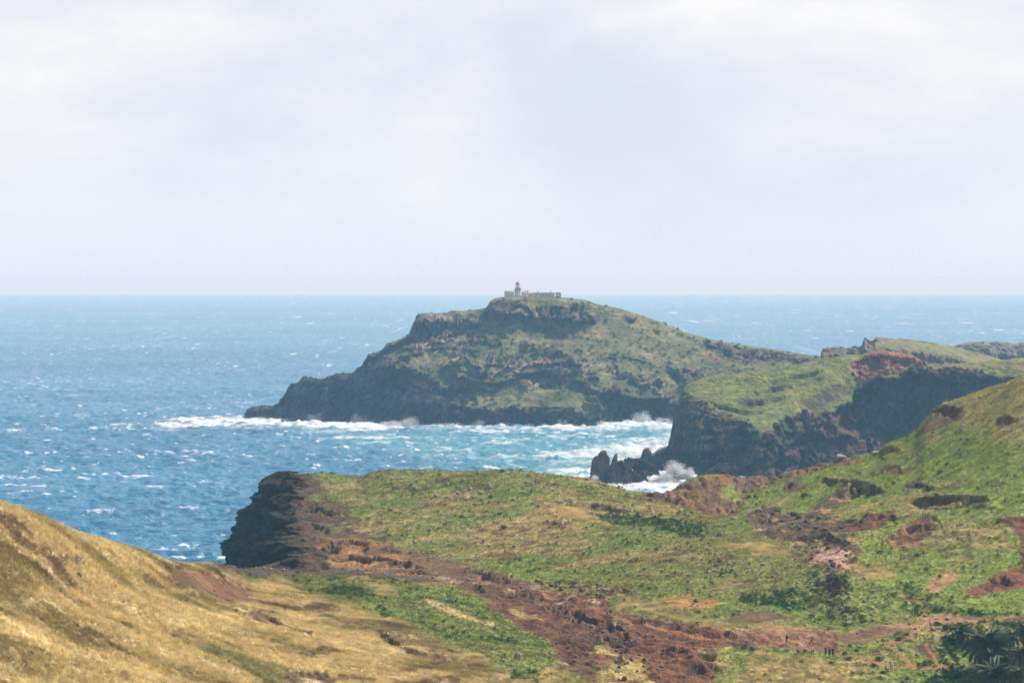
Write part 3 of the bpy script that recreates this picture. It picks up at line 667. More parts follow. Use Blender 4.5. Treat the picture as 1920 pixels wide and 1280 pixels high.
# ------------------------------------------------------------------ second headland with the shaded cove
hpx = np.concatenate([np.linspace(1232, 1990, 490), np.arange(1996, 2900, 9.0)])
hb_ = [(1232,873,1368),(1250,879,1344),(1262,886,1322),(1300,893,1294),(1380,896,1283),(1440,896,1283),(1470,892,1297),(1520,886,1318),(1600,878,1348),(1700,868,1388),(1800,862,1412),(2040,860,1420)]
Hh = [[(p, ty(-10, d - 14), d - 14) for p, y, d in hb_], hb_]
Hh.append([(1232,868,1376),(1250,862,1354),(1262,846,1342),(1300,840,1310),(1380,850,1296),(1420,846,1292),(1445,850,1294),(1470,846,1312),(1520,838,1338),(1600,834,1366),(1700,830,1402),(1800,826,1424),(2040,820,1430)])
Hh.append([(1232,866,1382),(1250,855,1365),(1260,828,1358),(1275,795,1352),(1300,778,1342),(1360,788,1325),(1400,806,1312),(1422,818,1304),(1440,812,1312),(1470,796,1336),(1500,780,1356),(1560,770,1376),(1620,768,1392),(1700,760,1412),(1800,740,1430),(2040,735,1438)])
Hh.append([(1232,865,1388),(1250,852,1374),(1259,822,1370),(1272,775,1372),(1285,745,1378),(1320,740,1376),(1380,745,1368),(1440,760,1352),(1470,748,1362),(1500,735,1376),(1540,725,1392),(1580,722,1402),(1620,712,1412),(1660,700,1420),(1720,695,1430),(1800,697,1436),(1860,703,1440),(2040,706,1442)])
Hh.append([(1232,864.5,1392),(1250,851,1380),(1258,820,1380),(1270,772,1386),(1282,735,1398),(1320,722,1404),(1380,718,1406),(1440,715,1404),(1500,703,1410),(1550,690,1416),(1590,690,1420),(1610,705,1424),(1640,702,1430),(1680,688,1436),(1720,684,1442),(1800,688,1448),(1880,690,1450),(2040,688,1450)])
hcr = [(1232,864,1396),(1248,850,1388),(1256,822,1388),(1262,790,1392),(1268,770,1396),(1278,740,1406),(1286,722,1412),(1300,716,1418),(1340,706,1424),(1400,698,1430),(1440,692,1434),(1500,682,1442),(1545,673,1448),(1590,667,1452),(1615,664,1456),(1632,659,1458),(1650,657,1460),(1680,661,1464),(1705,664,1464),(1720,672,1464),(1742,682,1462),(1760,682,1464),(1800,681,1468),(1860,677,1472),(1920,671,1476),(2040,664,1480)]
Hh += [[(p, y + 2.5, d - 12) for p, y, d in hcr], hcr, brel(20, .08, hcr), brel(110, .75, hcr), [(p, ty(-10, d + 150), d + 150) for p, y, d in hcr]]
PX, PY, D = loft(hpx, Hh, [6, 40, 44, 44, 34, 22, 8, 8, 8, 6])
X, Y, Z = W(PX, PY, D); X = X.astype(float)
crest_y = np.interp(hpx, [a[0] for a in hcr], [a[1] for a in hcr])[None, :]
front = sstep(0, 8, PY - crest_y)
a1 = fbm(X, Y, Z, scale=30, octv=4, seed=401); a2 = fbm(X, Y, Z, scale=10, octv=4, seed=405, rough=.6); a3 = fbm(X, Y, Z, scale=3.6, octv=3, seed=409, rough=.6)
rd = fbm(X, Y, Z, scale=18, octv=5, seed=411, ridge=True, rough=.58); flu = fbm(X + 3 * a2, Y * .2, Z, scale=9, octv=4, seed=415, sz=3.5, ridge=True, rough=.55)
lump = fbm(X, Y * .5, Z, scale=13, octv=4, seed=419, sx=1.6, sz=.6, rough=.6)
jx, jy = PX + 8 * a2, PY + 5 * a1 + 3 * a3
cl_left = zone([(1220,900),(1220,850),(1262,730),(1290,738),(1330,762),(1400,790),(1425,812),(1445,850),(1445,920),(1220,920)], 6)
cl_cove = zone([(1415,830),(1470,785),(1500,768),(1560,768),(1600,752),(1612,722),(1650,706),(1700,694),(1800,690),(1880,702),(2060,700),(2060,930),(1415,930)], 4)
terr = zone([(1410,730),(1480,708),(1560,690),(1560,705),(1500,725),(1460,760),(1400,765),(1380,750)], 6)
jx, jy = PX + 4 * a2, PY + 2.5 * a1 + 2 * a3
knobr = zone([(1598,700),(1600,682),(1622,664),(1650,655),(1690,659),(1715,666),(1745,680),(1740,686),(1700,690),(1660,700),(1620,720),(1605,712)], 2)
rockm = np.clip(np.maximum.reduce([cl_left, cl_cove, knobr, terr * .4 * sstep(.1, .4, lump)]), 0, 1)
def hollow2(poly, dep, soft):
    return sstep(0, soft, inside_dist(PX + 5 * a2, PY + 3 * a2, poly)) * dep
push = (hollow2([(1600,735),(1640,705),(1720,698),(1790,705),(1760,760),(1700,830),(1620,830),(1560,800),(1590,760)], 22, 16)
        + hollow2([(1455,835),(1520,812),(1600,815),(1700,812),(1700,900),(1500,900),(1450,880)], 12, 8) + hollow2([(1350,795),(1400,800),(1420,830),(1400,880),(1340,870)], 9, 12) + hollow2([(1790,700),(1900,706),(1900,740),(1800,730)], 8, 8))
hb1, hc1 = cell(X + 2 * a2, Y * .5, Z, 9, 31, 1.1); hb2, hc2 = cell(X + a3, Y * .6, Z, 3.6, 37, 1.0)
zz = (Z + 3.5 * a2 + 3 * a1) / 6.0; saw = zz - np.floor(zz)
dy = push - front * cl_left * 4.0 * (.5 - saw) - front * (rockm * (3.0 * rd + 3.0 * lump + 1.0 * a3 + 2.4 * hb1 + 1.4 * hb2 - 2.0 * (1 - sstep(0, .15, hc1))) + cl_cove * 5 * flu + 1.5 * cl_left * flu + .5 * a2)
Y = Y + dy; X = X + rockm * front * (1.6 * lump + .8 * a3)
Z = Z + front * (rockm * (1.2 * a3 + 1.0 * a2) + .35 * a3 + .5 * a2) + (1 - front) * .6 * a3
# terraces across the grass top
for pts in ([(1440,716),(1480,702),(1540,694)], [(1400,738),(1450,724),(1520,712)], [(1390,758),(1430,748),(1480,738)], [(1330,752),(1380,765),(1430,768)]):
    p = np.asarray(pts, float); s = PY - np.interp(PX, p[:, 0], p[:, 1]) - 4 * a2
    tp = sstep(p[0, 0] - 10, p[0, 0] + 20, PX) * (1 - sstep(p[-1, 0] - 20, p[-1, 0] + 10, PX))
    Z -= np.where(s > 0, 3.0 * tp * sstep(0, 3, s) * np.exp(-s / 9), 0)
gr1 = srgb(136, 144, 74, .50); gr2 = srgb(90, 110, 52, .46); gr3 = srgb(158, 152, 88, .5); rr = srgb(158, 104, 80, .62); rdk = srgb(52, 44, 40, .5); rmd = srgb(108, 84, 68, .48)
c1n = fbm(X, Y, Z, scale=16, octv=5, seed=431, rough=.62); c2n = fbm(X, Y, Z, scale=5, octv=4, seed=437, rough=.65); c3n = fbm(X, Y, Z, scale=2, octv=2, seed=438)
col = np.broadcast_to(gr1, X.shape + (3,)).copy()
col = mixc(col, gr2, sstep(0, .6, c1n + .3 * c2n) * .6)
col = mixc(col, gr3, sstep(.1, .6, -c1n + .4 * c2n) * .7)
col = mixc(col, rdk, terr * sstep(.05, .4, lump + .3 * c2n) * .7)
rockc = np.broadcast_to(rdk, X.shape + (3,)).copy()
rockc = mixc(rockc, rmd, sstep(-.05, .45, flu * .8 + .3 * c2n) * .85)
rockc = mixc(rockc, srgb(160, 140, 118, .5), cl_left * sstep(.25, .55, c2n) * sstep(860, 780, PY) * .7)
rockc = mixc(rockc, srgb(44, 92, 46, .5), cl_left * sstep(-.1, .35, c1n) * sstep(880, 800, PY) * .7)
rockc = mixc(rockc, srgb(48, 96, 46, .5), zone([(1560,745),(1620,735),(1680,750),(1700,775),(1640,790),(1570,772),(1480,790),(1450,830),(1520,820)], 10) * sstep(-.4, .2, c1n) * .8)
rockc = mixc(rockc, srgb(120, 84, 66, .5), zone([(1480,780),(1560,768),(1640,775),(1670,800),(1640,822),(1560,818),(1490,815)], 5) * .6)
col = col * (1 - rockm[..., None]) + rockc * rockm[..., None]
col = mixc(col, rr, knobr * .95); col = mixc(col, srgb(168, 120, 96, .52), knobr * sstep(.1, .4, lump + .3 * c2n) * .7)
col = mixc(col, rmd, zone([(1500,752),(1560,722),(1590,715),(1600,735),(1560,748),(1520,770)], 4) * .6)
col = mixc(col, gr3 * .85, zone([(1740,690),(1800,684),(1900,680),(2060,670),(2060,700),(1900,702),(1800,694)], 4) * .8)
col *= (1 + .26 * c3n + .2 * c2n)[..., None] * 1.12; col = np.clip(col, .01, .8)
link('cliff', grid_mesh('cliff', X, Y, Z, dict(Col=col)), M_far, kind='structure', label='green headland with a red knoll and shaded sea cliffs')

# ------------------------------------------------------------------ two ridges beyond it
def ridge(name, px0, px1, n, crest, yb, cols, seed, label, cl_y=None):
    p = np.concatenate([np.linspace(px0, px1, n), np.arange(px1 + 6, 2900, 9.0) if px1 > 2000 else []])
    cy = lambda o, dd: [(a, y + o, d + dd) for a, y, d in crest]
    d0 = crest[0][2]
    Rr = [[(a, ty(-8, d - 60), d - 60) for a, y, d in crest], [(a, y + 22, d - 48) for a, y, d in crest], cy(3, -10), crest, brel(30, .1, crest), [(a, ty(-8, d + 130), d + 130) for a, y, d in crest]]
    PX, PY, D = loft(p, Rr, [26, 30, 10, 8, 8])
    X, Y, Z = W(PX, PY, D); X = X.astype(float)
    n1 = fbm(X, Y, Z, scale=14, octv=5, seed=seed, ridge=True, rough=.6); n2 = fbm(X, Y, Z, scale=5, octv=3, seed=seed + 5); n3 = fbm(X + n2 * 3, Y * .2, Z, scale=8, octv=4, seed=seed + 9, sz=3, ridge=True)
    cry = np.interp(p, [a[0] for a in crest], [a[1] for a in crest])[None]
    s = PY - cry
    rk = cols(PX, s, n2)
    Y = Y - rk * (3 * n1 + 3 * n3); Z = Z + rk * 1.3 * n2 + .3 * n2
    col = mixc(np.broadcast_to(srgb(164, 160, 108, .5), X.shape + (3,)), srgb(120, 132, 72, .5), sstep(-.2, .5, fbm(X, Y, Z, scale=14, octv=4, seed=seed + 20)) * .5)
    col = mixc(col, mixc(np.broadcast_to(srgb(96, 84, 78, .5), X.shape + (3,)), srgb(150, 132, 116, .5), sstep(0, .5, n1)), rk)
    return link(name, grid_mesh(name, X, Y, Z, dict(Col=np.clip(col, .01, .8))), M_far, kind='structure', label=label)
ridge('ridge', 1538, 1900, 260, [(1538,662,1700),(1541,654,1700),(1560,652,1700),(1590,651,1700),(1612,648,1700),(1617,640,1700),(1621,635,1700),(1626,640,1700),(1634,641,1700),(1642,634,1702),(1660,634,1705),(1700,636,1710),(1740,641,1712),(1780,648,1715),(1830,660,1718),(1868,671,1720),(1900,680,1720)],
      0, lambda px, s, n: np.clip(sstep(1700, 1640, px + 3 * s + 6 * n) * 1.0 + sstep(1640, 1625, px) + sstep(16, 22, s), 0, 1), 501, 'tan grassy ridge with a dark rock stub at its left end')
ridge('ridge', 1785, 2030, 190, [(1785,650,2300),(1805,643,2300),(1830,640,2300),(1880,641,2305),(1905,644,2310),(1915,641,2310),(1935,643,2310),(2030,640,2310)],
      0, lambda px, s, n: sstep(2, 5, s + 2 * n), 521, 'pale grey cliff farthest off behind the ridges')

# ------------------------------------------------------------------ sea stacks
M_stack = land_mat('wet_rock', .5, .12, 1.0)
def stack(prof, d, thick, seed, label, tint=(60, 50, 46)):
    """prof: skyline [(px, y)], standing in the sea at distance d"""
    p = np.linspace(prof[0][0] - 2, prof[-1][0] + 2, max(24, int((prof[-1][0] - prof[0][0]) * 1.6)))
    top = np.interp(p, [a[0] for a in prof], [a[1] for a in prof])
    Zt = H - (top - Y0) * d / F
    ends = np.clip(np.minimum(p - p[0], p[-1] - p) / 4, 0, 1)
    u = np.linspace(-1, 1, 56)[:, None]
    shape = (1 - np.abs(u) ** 2.2)
    X = np.broadcast_to((p - 960) * d / F, (56, len(p))).copy()
    Y = d + u * thick * (.55 + .45 * ends) + X * 0
    Z = -4 + (Zt + 4) * (shape * (.25 + .75 * ends)) + 0 * X
    n1 = fbm(X, Y, Z, scale=7, octv=5, seed=seed, ridge=True, rough=.6, sz=1.6); n2 = fbm(X, Y, Z, scale=2.6, octv=4, seed=seed + 4, rough=.6)
    sb, sc_ = cell(X, Y, Z, 3.5, seed, 1.5)
    n1 = n1 + .6 * sb
    Y = Y - np.sign(-u) * (2.4 * n1 + 1.2 * n2) * -1 * sstep(1.0, .7, np.abs(u)); X = X + 1.0 * n2 + .9 * n1; Z = Z + 1.9 * n2 * shape + 1.6 * n1 * shape
    col = mixc(np.broadcast_to(srgb(*tint, .5), X.shape + (3,)), srgb(168, 140, 118, .5), sstep(.1, .6, n1 * .7 + .4 * n2) * .6)
    o = link('sea_stack', grid_mesh('sea_stack', X, Y, Z, dict(Col=np.clip(col, .01, .8))), M_stack, label=label, category='sea rock', group='dark rocks standing in the surf')
    return o
stack([(1107,892),(1108,866),(1116,856),(1128,856),(1138,861),(1141,874),(1143,890)], 1262, 7, 601, 'square-topped rock with a reddish flank, leftmost of the sea stacks', (110, 76, 70))
stack([(1136,895),(1142,878),(1147,863),(1151,862),(1156,870),(1160,865),(1166,868),(1172,880),(1180,884),(1188,892),(1200,902)], 1250, 7, 611, 'twin-pointed dark rock standing in front of the other sea stacks')
stack([(1166,880),(1168,864),(1176,861),(1184,863),(1190,861),(1196,864),(1200,876)], 1310, 6, 621, 'low round-topped rock between the twin-pointed stack and the spiky one')
stack([(1184,890),(1190,868),(1200,864),(1212,872),(1224,880),(1232,888)], 1290, 6, 631, 'smooth dark hump of rock in the middle of the stacks')
stack([(1196,876),(1200,858),(1203,849),(1208,847),(1213,850),(1216,862),(1222,862),(1228,870),(1236,880)], 1335, 6, 641, 'tall spiky grey rock next to the headland foot', (104, 94, 90))
stack([(1216,876),(1222,862),(1226,855),(1240,853),(1246,848),(1248,843),(1256,845),(1262,860),(1268,880)], 1338, 9, 651, 'ragged rock leaning against the foot of the green headland')
stack([(1192,905),(1197,890),(1203,886),(1208,893),(1211,898)], 1252, 3.5, 661, 'small pointed rock in the white surf by the stacks')
stack([(466,786),(468,776),(476,769),(486,766),(496,768),(503,770),(508,765),(516,764),(522,772)], 1826, 14, 671, 'low dark rocks trailing into the sea off the island tip')

# ------------------------------------------------------------------ sea
RE = 6371000.0
spx = np.concatenate([np.arange(-2600, -60, 24.0), np.linspace(-50, 1970, 700), np.arange(1980, 4600, 24.0)])
sy = np.concatenate([np.linspace(1210, 1060, 60), np.linspace(1060, 780, 300)[1:], np.linspace(780, 620, 150)[1:]])
d1 = H * F / (sy - Y0)
d2 = np.geomspace(d1[-1], 45000, 90)[1:]
dd = np.concatenate([d1, d2])
PX = np.broadcast_to(spx, (len(dd), len(spx))).copy(); D = np.broadcast_to(dd[:, None], PX.shape).copy()
PY = Y0 + H * F / D
X = (PX - 960) * D / F; Y = D
ca, sa = math.cos(math.radians(20)), math.sin(math.radians(20))
U = X * ca + Y * sa; V = -X * sa + Y * ca
w1 = fbm(U, V, scale=34, octv=3, seed=701, sx=2.0, sy=1, rough=.5)
w2 = fbm(U, V, scale=11, octv=3, seed=711, sx=1.9, rough=.55)
w3 = fbm(U, V, scale=4.5, octv=2, seed=715, sx=1.8, rough=.55)
fade = sstep(9000, 1500, Y)
crestw = 1 - 2 * np.abs(w2)
Z = fade * (1.5 * w1 + 1.6 * crestw + .6 * (1 - 2 * np.abs(w3))) - 1.1
# surf: white water along the rocks
f1 = fbm(X, Y, scale=22, octv=5, seed=721, sx=1.6, rough=.62); f2 = fbm(X, Y, scale=6, octv=4, seed=725, sx=2.2, rough=.65)
jx, jy = PX + 22 * f1, PY + 5 * f1 + 3 * f2; kx, ky = jx, jy
def zn(poly, soft): return sstep(-soft, soft, inside_dist(jx, jy, poly))
surf = np.maximum.reduce([zn([(280,792),(340,782),(470,782),(600,783),(700,788),(820,792),(900,794),(1050,795),(1180,790),(1300,785),(1300,806),(1240,802),(1100,804),(1000,800),(800,801),(640,806),(520,800),(400,802),(300,800)], 3.5),
    zn([(1000,892),(1080,880),(1110,868),(1160,862),(1260,850),(1330,860),(1420,880),(1420,960),(960,960),(960,900)], 7), zn([(1165,846),(1190,834),(1230,832),(1270,838),(1270,856),(1180,854)], 4),
    .75 * zn([(1020,850),(1110,838),(1180,828),(1260,815),(1260,830),(1180,850),(1110,860),(1040,866)], 10)])
milk = zn([(560,800),(900,802),(1280,800),(1290,880),(1240,960),(950,960),(980,880),(860,860),(650,830)], 26)
far = zn([(200,790),(300,786),(420,785),(520,790),(500,806),(300,806)], 12)
bands = fbm(X, Y, scale=9, octv=4, seed=733, sx=5, sy=1, rough=.6)
cap = sstep(.68, .84, w2 * .0 + crestw * .55 + .45 * w1 + .5 * fbm(X, Y, scale=70, octv=2, seed=741)) * sstep(.05, .4, f2) * sstep(2600, 1700, Y)
foam = np.clip(surf * sstep(-.75, -.1, f2 + .5 * bands) + milk * sstep(.2, .6, bands * .6 + .6 * f2) * .7 + far * sstep(.1, .5, bands) * .6 + .95 * cap, 0, 1)
Z = Z + np.clip(surf, 0, 1) * fade * (1.4 * np.abs(f2) + 1.5 * sstep(0, .7, f1)) - Y ** 2 / (2 * RE)
ms_ = bpy.data.materials.new('sea_water'); ms_.use_nodes = True; t = ms_.node_tree; b = t.nodes['Principled BSDF']
geo = nn('ShaderNodeNewGeometry', t)
def noise_node(scale, vec, det=3, rough=.6):
    mp = nn('ShaderNodeMapping', t); mp.inputs['Scale'].default_value = vec; mp.inputs['Rotation'].default_value = (0, 0, math.radians(-16))
    t.links.new(geo.outputs['Position'], mp.inputs[0])
    n = nn('ShaderNodeTexNoise', t); n.inputs['Scale'].default_value = scale; n.inputs['Detail'].default_value = det; n.inputs['Roughness'].default_value = rough
    t.links.new(mp.outputs[0], n.inputs[0]); return n
def rng(src, a, b_, c, d_):
    r = nn('ShaderNodeMapRange', t, clamp=True)
    for i, v in enumerate((a, b_, c, d_)): r.inputs[i + 1].default_value = v
    t.links.new(src, r.inputs[0]); return r.outputs[0]
def math_(op, a, b_=None, clamp=False):
    m = nn('ShaderNodeMath', t, operation=op, use_clamp=clamp)
    for i, v in enumerate((a, b_)):
        if v is None: continue
        if isinstance(v, (int, float)): m.inputs[i].default_value = v
        else: t.links.new(v, m.inputs[i])
    return m.outputs[0]
nA = noise_node(.22, (.5, 1, 1), 4, .65); nB = noise_node(.9, (.5, 1, 1), 3, .6)
bp = nn('ShaderNodeBump', t); bp.inputs['Distance'].default_value = 2.2; bp.inputs['Strength'].default_value = 1
t.links.new(math_('ADD', nA.outputs[0], math_('MULTIPLY', nB.outputs[0], .3)), bp.inputs['Height'])
t.links.new(bp.outputs[0], b.inputs['Normal'])
# whitecaps: breaking crests at several sizes, broken up by larger gust patches
gust = noise_node(.006, (.6, 1, 1), 3, .6); capa = noise_node(.14, (.65, .8, 1), 3, .6); capb = noise_node(.03, (1.3, .25, 1), 2, .5); capc = noise_node(.013, (2.0, .10, 1), 2, .5)
gs = rng(gust.outputs[0], .40, .62, 0, .055)
def cp(n, a, w): return rng(math_('ADD', n.outputs[0], gs), a, a + w, 0, 1)
gy = nn('ShaderNodeSeparateXYZ', t); t.links.new(geo.outputs['Position'], gy.inputs[0])
nearw = rng(gy.outputs[1], 1500, 3500, 1, 0)
caps = math_('MAXIMUM', cp(capa, .665, .05), math_('MAXIMUM', math_('MULTIPLY', cp(capb, .70, .06), math_('SUBTRACT', 1.0, nearw)), math_('MULTIPLY', cp(capc, .68, .07), rng(gy.outputs[1], 3000, 7000, 0, .9))))
fa = nn('ShaderNodeAttribute', t, attribute_name='foam'); ma = nn('ShaderNodeAttribute', t, attribute_name='milk')
lace = noise_node(.5, (.6, 1, 1), 5, .75)
fo = math_('MULTIPLY', fa.outputs['Fac'], rng(lace.outputs[0], .32, .52, .25, 1.15), True)
foam_f = math_('MAXIMUM', fo, caps)
bigc = noise_node(.0022, (.5, 1, 1), 4, .6)
c0 = nn('ShaderNodeMix', t, data_type='RGBA'); c0.inputs[6].default_value = (.04, .155, .275, 1); c0.inputs[7].default_value = (.07, .22, .365, 1)
t.links.new(rng(bigc.outputs[0], .35, .65, 0, 1), c0.inputs[0])
c1 = nn('ShaderNodeMix', t, data_type='RGBA'); c1.inputs[7].default_value = (.09, .275, .345, 1)
t.links.new(math_('MULTIPLY', ma.outputs['Fac'], .75), c1.inputs[0]); t.links.new(c0.outputs[2], c1.inputs[6])
c2 = nn('ShaderNodeMix', t, data_type='RGBA'); c2.inputs[7].default_value = (.66, .68, .70, 1)
t.links.new(foam_f, c2.inputs[0]); t.links.new(c1.outputs[2], c2.inputs[6])
t.links.new(c2.outputs[2], b.inputs['Base Color'])
t.links.new(rng(foam_f, 0, 1, .32, .9), b.inputs['Roughness'])
t.links.new(rng(foam_f, 0, 1, .32, .1), b.inputs['Specular IOR Level'])
b.inputs['IOR'].default_value = 1.33
link('sea', grid_mesh('sea', X, Y, Z, dict(foam=foam, milk=milk)), ms_, kind='structure', label='blue windswept sea with whitecaps')

# ------------------------------------------------------------------ spray thrown up where the swell hits the rocks
M_spray = bpy.data.materials.new('spray'); M_spray.use_nodes = True
b_ = M_spray.node_tree.nodes['Principled BSDF']; b_.inputs['Base Color'].default_value = (.95, .96, .98, 1); b_.inputs['Roughness'].default_value = 1; b_.inputs['Specular IOR Level'].default_value = 0
tr_ = nn('ShaderNodeBsdfTranslucent', M_spray.node_tree); tr_.inputs[0].default_value = (.95, .96, .98, 1)
ms2 = nn('ShaderNodeMixShader', M_spray.node_tree); ms2.inputs[0].default_value = .6
M_spray.node_tree.links.new(b_.outputs[0], ms2.inputs[1]); M_spray.node_tree.links.new(tr_.outputs[0], ms2.inputs[2]); M_spray.node_tree.links.new(ms2.outputs[0], M_spray.node_tree.nodes['Material Output'].inputs['Surface'])
rs_ = np.random.RandomState(5)
def spray(plumes, label):
    """drops and blobs of foam, denser and larger near the water, thinning upward: [(px, foot row, d, width px, height m, n)]"""
    Vs, Fs, k = [], [], 0
    tet = np.array([(1, 1, 1), (1, -1, -1), (-1, 1, -1), (-1, -1, 1)], float) / 1.7
    octa = np.array([(1,0,0),(-1,0,0),(0,1,0),(0,-1,0),(0,0,1),(0,0,-1)], float)
    tf = np.array([(0,1,2),(0,3,1),(0,2,3),(1,3,2)])
    for px, py, d, w, h, n in plumes:
        n = int(n * 3.4)
        cx_, cy_, cz_ = (px - 960) * d / F, d, 0.0
        hw = w * d / F / 2
        t_ = rs_.rand(n) ** 1.7
        lob = rs_.uniform(-.7, .7, 4); li = rs_.randint(0, 4, n)
        x = cx_ + hw * (lob[li] * .7 + rs_.randn(n) * .30 * (1 - .35 * t_)); y = cy_ + rs_.randn(n) * hw * .25
        hh = h * np.array([1, .75, .55, .85])[li]
        z = t_ * hh * .85 - .3
        r = (0.12 + .34 * rs_.rand(n) ** 2) * (1.15 - .8 * t_)
        Vs.append((tet[None] * r[:, None, None] * rs_.uniform(.7, 1.3, (n, 4, 1)) + np.stack([x, y, z], -1)[:, None]).reshape(-1, 3))
        Fs.append((tf[None] + (k + 4 * np.arange(n))[:, None, None]).reshape(-1, 3)); k += 4 * n
    V = np.concatenate(Vs); Q = np.concatenate(Fs)
    me = bpy.data.meshes.new('spray'); me.from_pydata(V.tolist(), [], Q.tolist()); me.polygons.foreach_set('use_smooth', [True] * len(Q))
    return link('spray', me, M_spray, kind='stuff', label=label)
spray([(1268, 890, 1268, 60, 13, 3600), (1288, 893, 1262, 36, 9, 2000), (1240, 893, 1262, 60, 6, 2200), (1205, 897, 1262, 40, 4, 900), (1118, 902, 1245, 26, 6, 800), (1230, 905, 1235, 160, 2.2, 2500), (1215, 838, 1480, 60, 5, 1400), (1190, 845, 1470, 60, 3, 700)], 'white spray bursting around the sea stacks and the headland foot')
spray([(595, 787, 1800, 46, 8, 1100), (675, 790, 1784, 40, 8, 1000), (770, 794, 1752, 60, 8, 1000), (735, 794, 1752, 50, 5, 700), (910, 797, 1738, 40, 6, 800), (840, 797, 1742, 70, 3.5, 700), (540, 786, 1812, 60, 3.5, 600), (1055, 798, 1736, 24, 7, 600), (1135, 798, 1738, 50, 5, 800), (1203, 792, 1766, 44, 12, 1500), (1240, 792, 1770, 40, 6, 900), (1000, 798, 1738, 60, 3, 500)], 'white spray along the foot of the island')
# ------------------------------------------------------------------ scattered growth and stones (uncountable ground cover)
rng_ = random.Random(7)
def mesh_from(name, verts, faces, mat=None, smooth=False):
    me = bpy.data.meshes.new(name); me.from_pydata([tuple(v) for v in verts], [], faces)
    if smooth: me.polygons.foreach_set('use_smooth', [True] * len(me.polygons))
    if mat: me.materials.append(mat)
    me.update(); return me
def inst_mat(name, gain=(1, 1, 1), transl=0.0, var=.35, rough=.9, dark=None):
    """leaf or stone colour taken from the ground it grows on, varied plant by plant"""
    m = bpy.data.materials.new(name); m.use_nodes = True; t = m.node_tree; b = t.nodes['Principled BSDF']
    b.inputs['Roughness'].default_value = rough; b.inputs['Specular IOR Level'].default_value = .1
    a = nn('ShaderNodeAttribute', t, attribute_name='gcol', attribute_type='INSTANCER')
    oi = nn('ShaderNodeAttribute', t, attribute_name='rnd', attribute_type='INSTANCER')
    r = nn('ShaderNodeMapRange', t); r.inputs[3].default_value = 1 - var; r.inputs[4].default_value = 1 + var
    t.links.new(oi.outputs['Fac'], r.inputs[0])
    v = nn('ShaderNodeVectorMath', t, operation='MULTIPLY'); v.inputs[1].default_value = gain
    t.links.new(a.outputs['Color'], v.inputs[0])
    s = nn('ShaderNodeVectorMath', t, operation='SCALE'); t.links.new(v.outputs[0], s.inputs[0]); t.links.new(r.outputs[0], s.inputs['Scale'])
    out = s.outputs[0]
    if dark is not None:
        mxx = nn('ShaderNodeMix', t, data_type='RGBA'); mxx.inputs[0].default_value = dark[3]; mxx.inputs[7].default_value = (*dark[:3], 1)
        t.links.new(out, mxx.inputs[6]); out = mxx.outputs[2]
    t.links.new(out, b.inputs['Base Color'])
    if transl:
        tr = nn('ShaderNodeBsdfTranslucent', t); t.links.new(out, tr.inputs[0])
        ms = nn('ShaderNodeMixShader', t); ms.inputs[0].default_value = transl
        t.links.new(b.outputs[0], ms.inputs[1]); t.links.new(tr.outputs[0], ms.inputs[2]); t.links.new(ms.outputs[0], t.nodes['Material Output'].inputs['Surface'])
    return m
def tuft_mesh(name, n, h, w, spread, lean, seed):
    r = random.Random(seed); V = []; Fc = []
    for i in range(n):
        a = r.uniform(0, 6.283); rr = spread * math.sqrt(r.random())
        x, y = rr * math.cos(a), rr * math.sin(a); hh = h * r.uniform(.6, 1.15); b = r.uniform(0, 6.283)
        dx, dy = w * math.cos(b) / 2, w * math.sin(b) / 2
        lx, ly = lean + r.uniform(-.25, .25) * h, r.uniform(-.3, .3) * h
        k = len(V)
        V += [(x - dx, y - dy, -.05), (x + dx, y + dy, -.05), (x + dx * .8 + lx * .35, y + dy * .8 + ly * .35, hh * .6), (x - dx * .8 + lx * .35, y - dy * .8 + ly * .35, hh * .6), (x + lx, y + ly, hh)]
        Fc += [(k, k + 1, k + 2, k + 3), (k + 3, k + 2, k + 4)]
    return V, Fc
def rock_mesh(name, seed, sub=2, flat=.7):
    bm = bmesh.new(); bmesh.ops.create_icosphere(bm, subdivisions=sub, radius=1)
    r = random.Random(seed)
    cuts = [(Vector((r.gauss(0, 1), r.gauss(0, 1), r.gauss(0, 1))).normalized(), r.uniform(.55, .85)) for _ in range(7)]
    sx, sy = r.uniform(.8, 1.3), r.uniform(.75, 1.1)
    for v in bm.verts:
        p = v.co.copy()
        for nrm, c in cuts:
            dd_ = p.dot(nrm)
            if dd_ > c: p -= nrm * (dd_ - c)
        p *= 1 + r.uniform(-.05, .05)
        v.co = Vector((p.x * sx, p.y * sy, p.z * flat))
    me = bpy.data.meshes.new(name); bm.to_mesh(me); bm.free(); return me
def bush_mesh(name, seed, n=90, leaf=.16):
    r = random.Random(seed); V = []; Fc = []
    lobes = [(r.uniform(-.5, .5), r.uniform(-.5, .5), r.uniform(.15, .45), r.uniform(.3, .55)) for _ in range(6)]
    for i in range(n):
        cx_, cy_, cz_, cr_ = r.choice(lobes)
        d = Vector((r.gauss(0, 1), r.gauss(0, 1), r.gauss(0, 1) + .4)).normalized() * cr_ * r.uniform(.6, 1.05)
        p = Vector((cx_, cy_, cz_)) + d; p.z = max(p.z, .02)
        a = Vector((r.gauss(0, 1), r.gauss(0, 1), r.gauss(0, 1))).normalized() * leaf * r.uniform(.6, 1.2)
        b = a.cross(Vector((r.gauss(0, 1), r.gauss(0, 1), r.gauss(0, 1)))).normalized() * leaf * .5
        k = len(V); V += [p - a, p + b, p + a, p - b]; Fc.append((k, k + 1, k + 2, k + 3))
    return V, Fc
MG = inst_mat('grass_blades', (1.45, 1.43, 1.28), .35, .28)
MS = inst_mat('loose_stone', (1, 1, 1), 0, .4, dark=(.20, .155, .125, .70))
MB_ = inst_mat('low_shrub', (.7, .8, .6), .2, .35, dark=(.05, .075, .024, .50))
srcs = {}
def unlinked(name, me):
    o = bpy.data.objects.new(name, me); return o
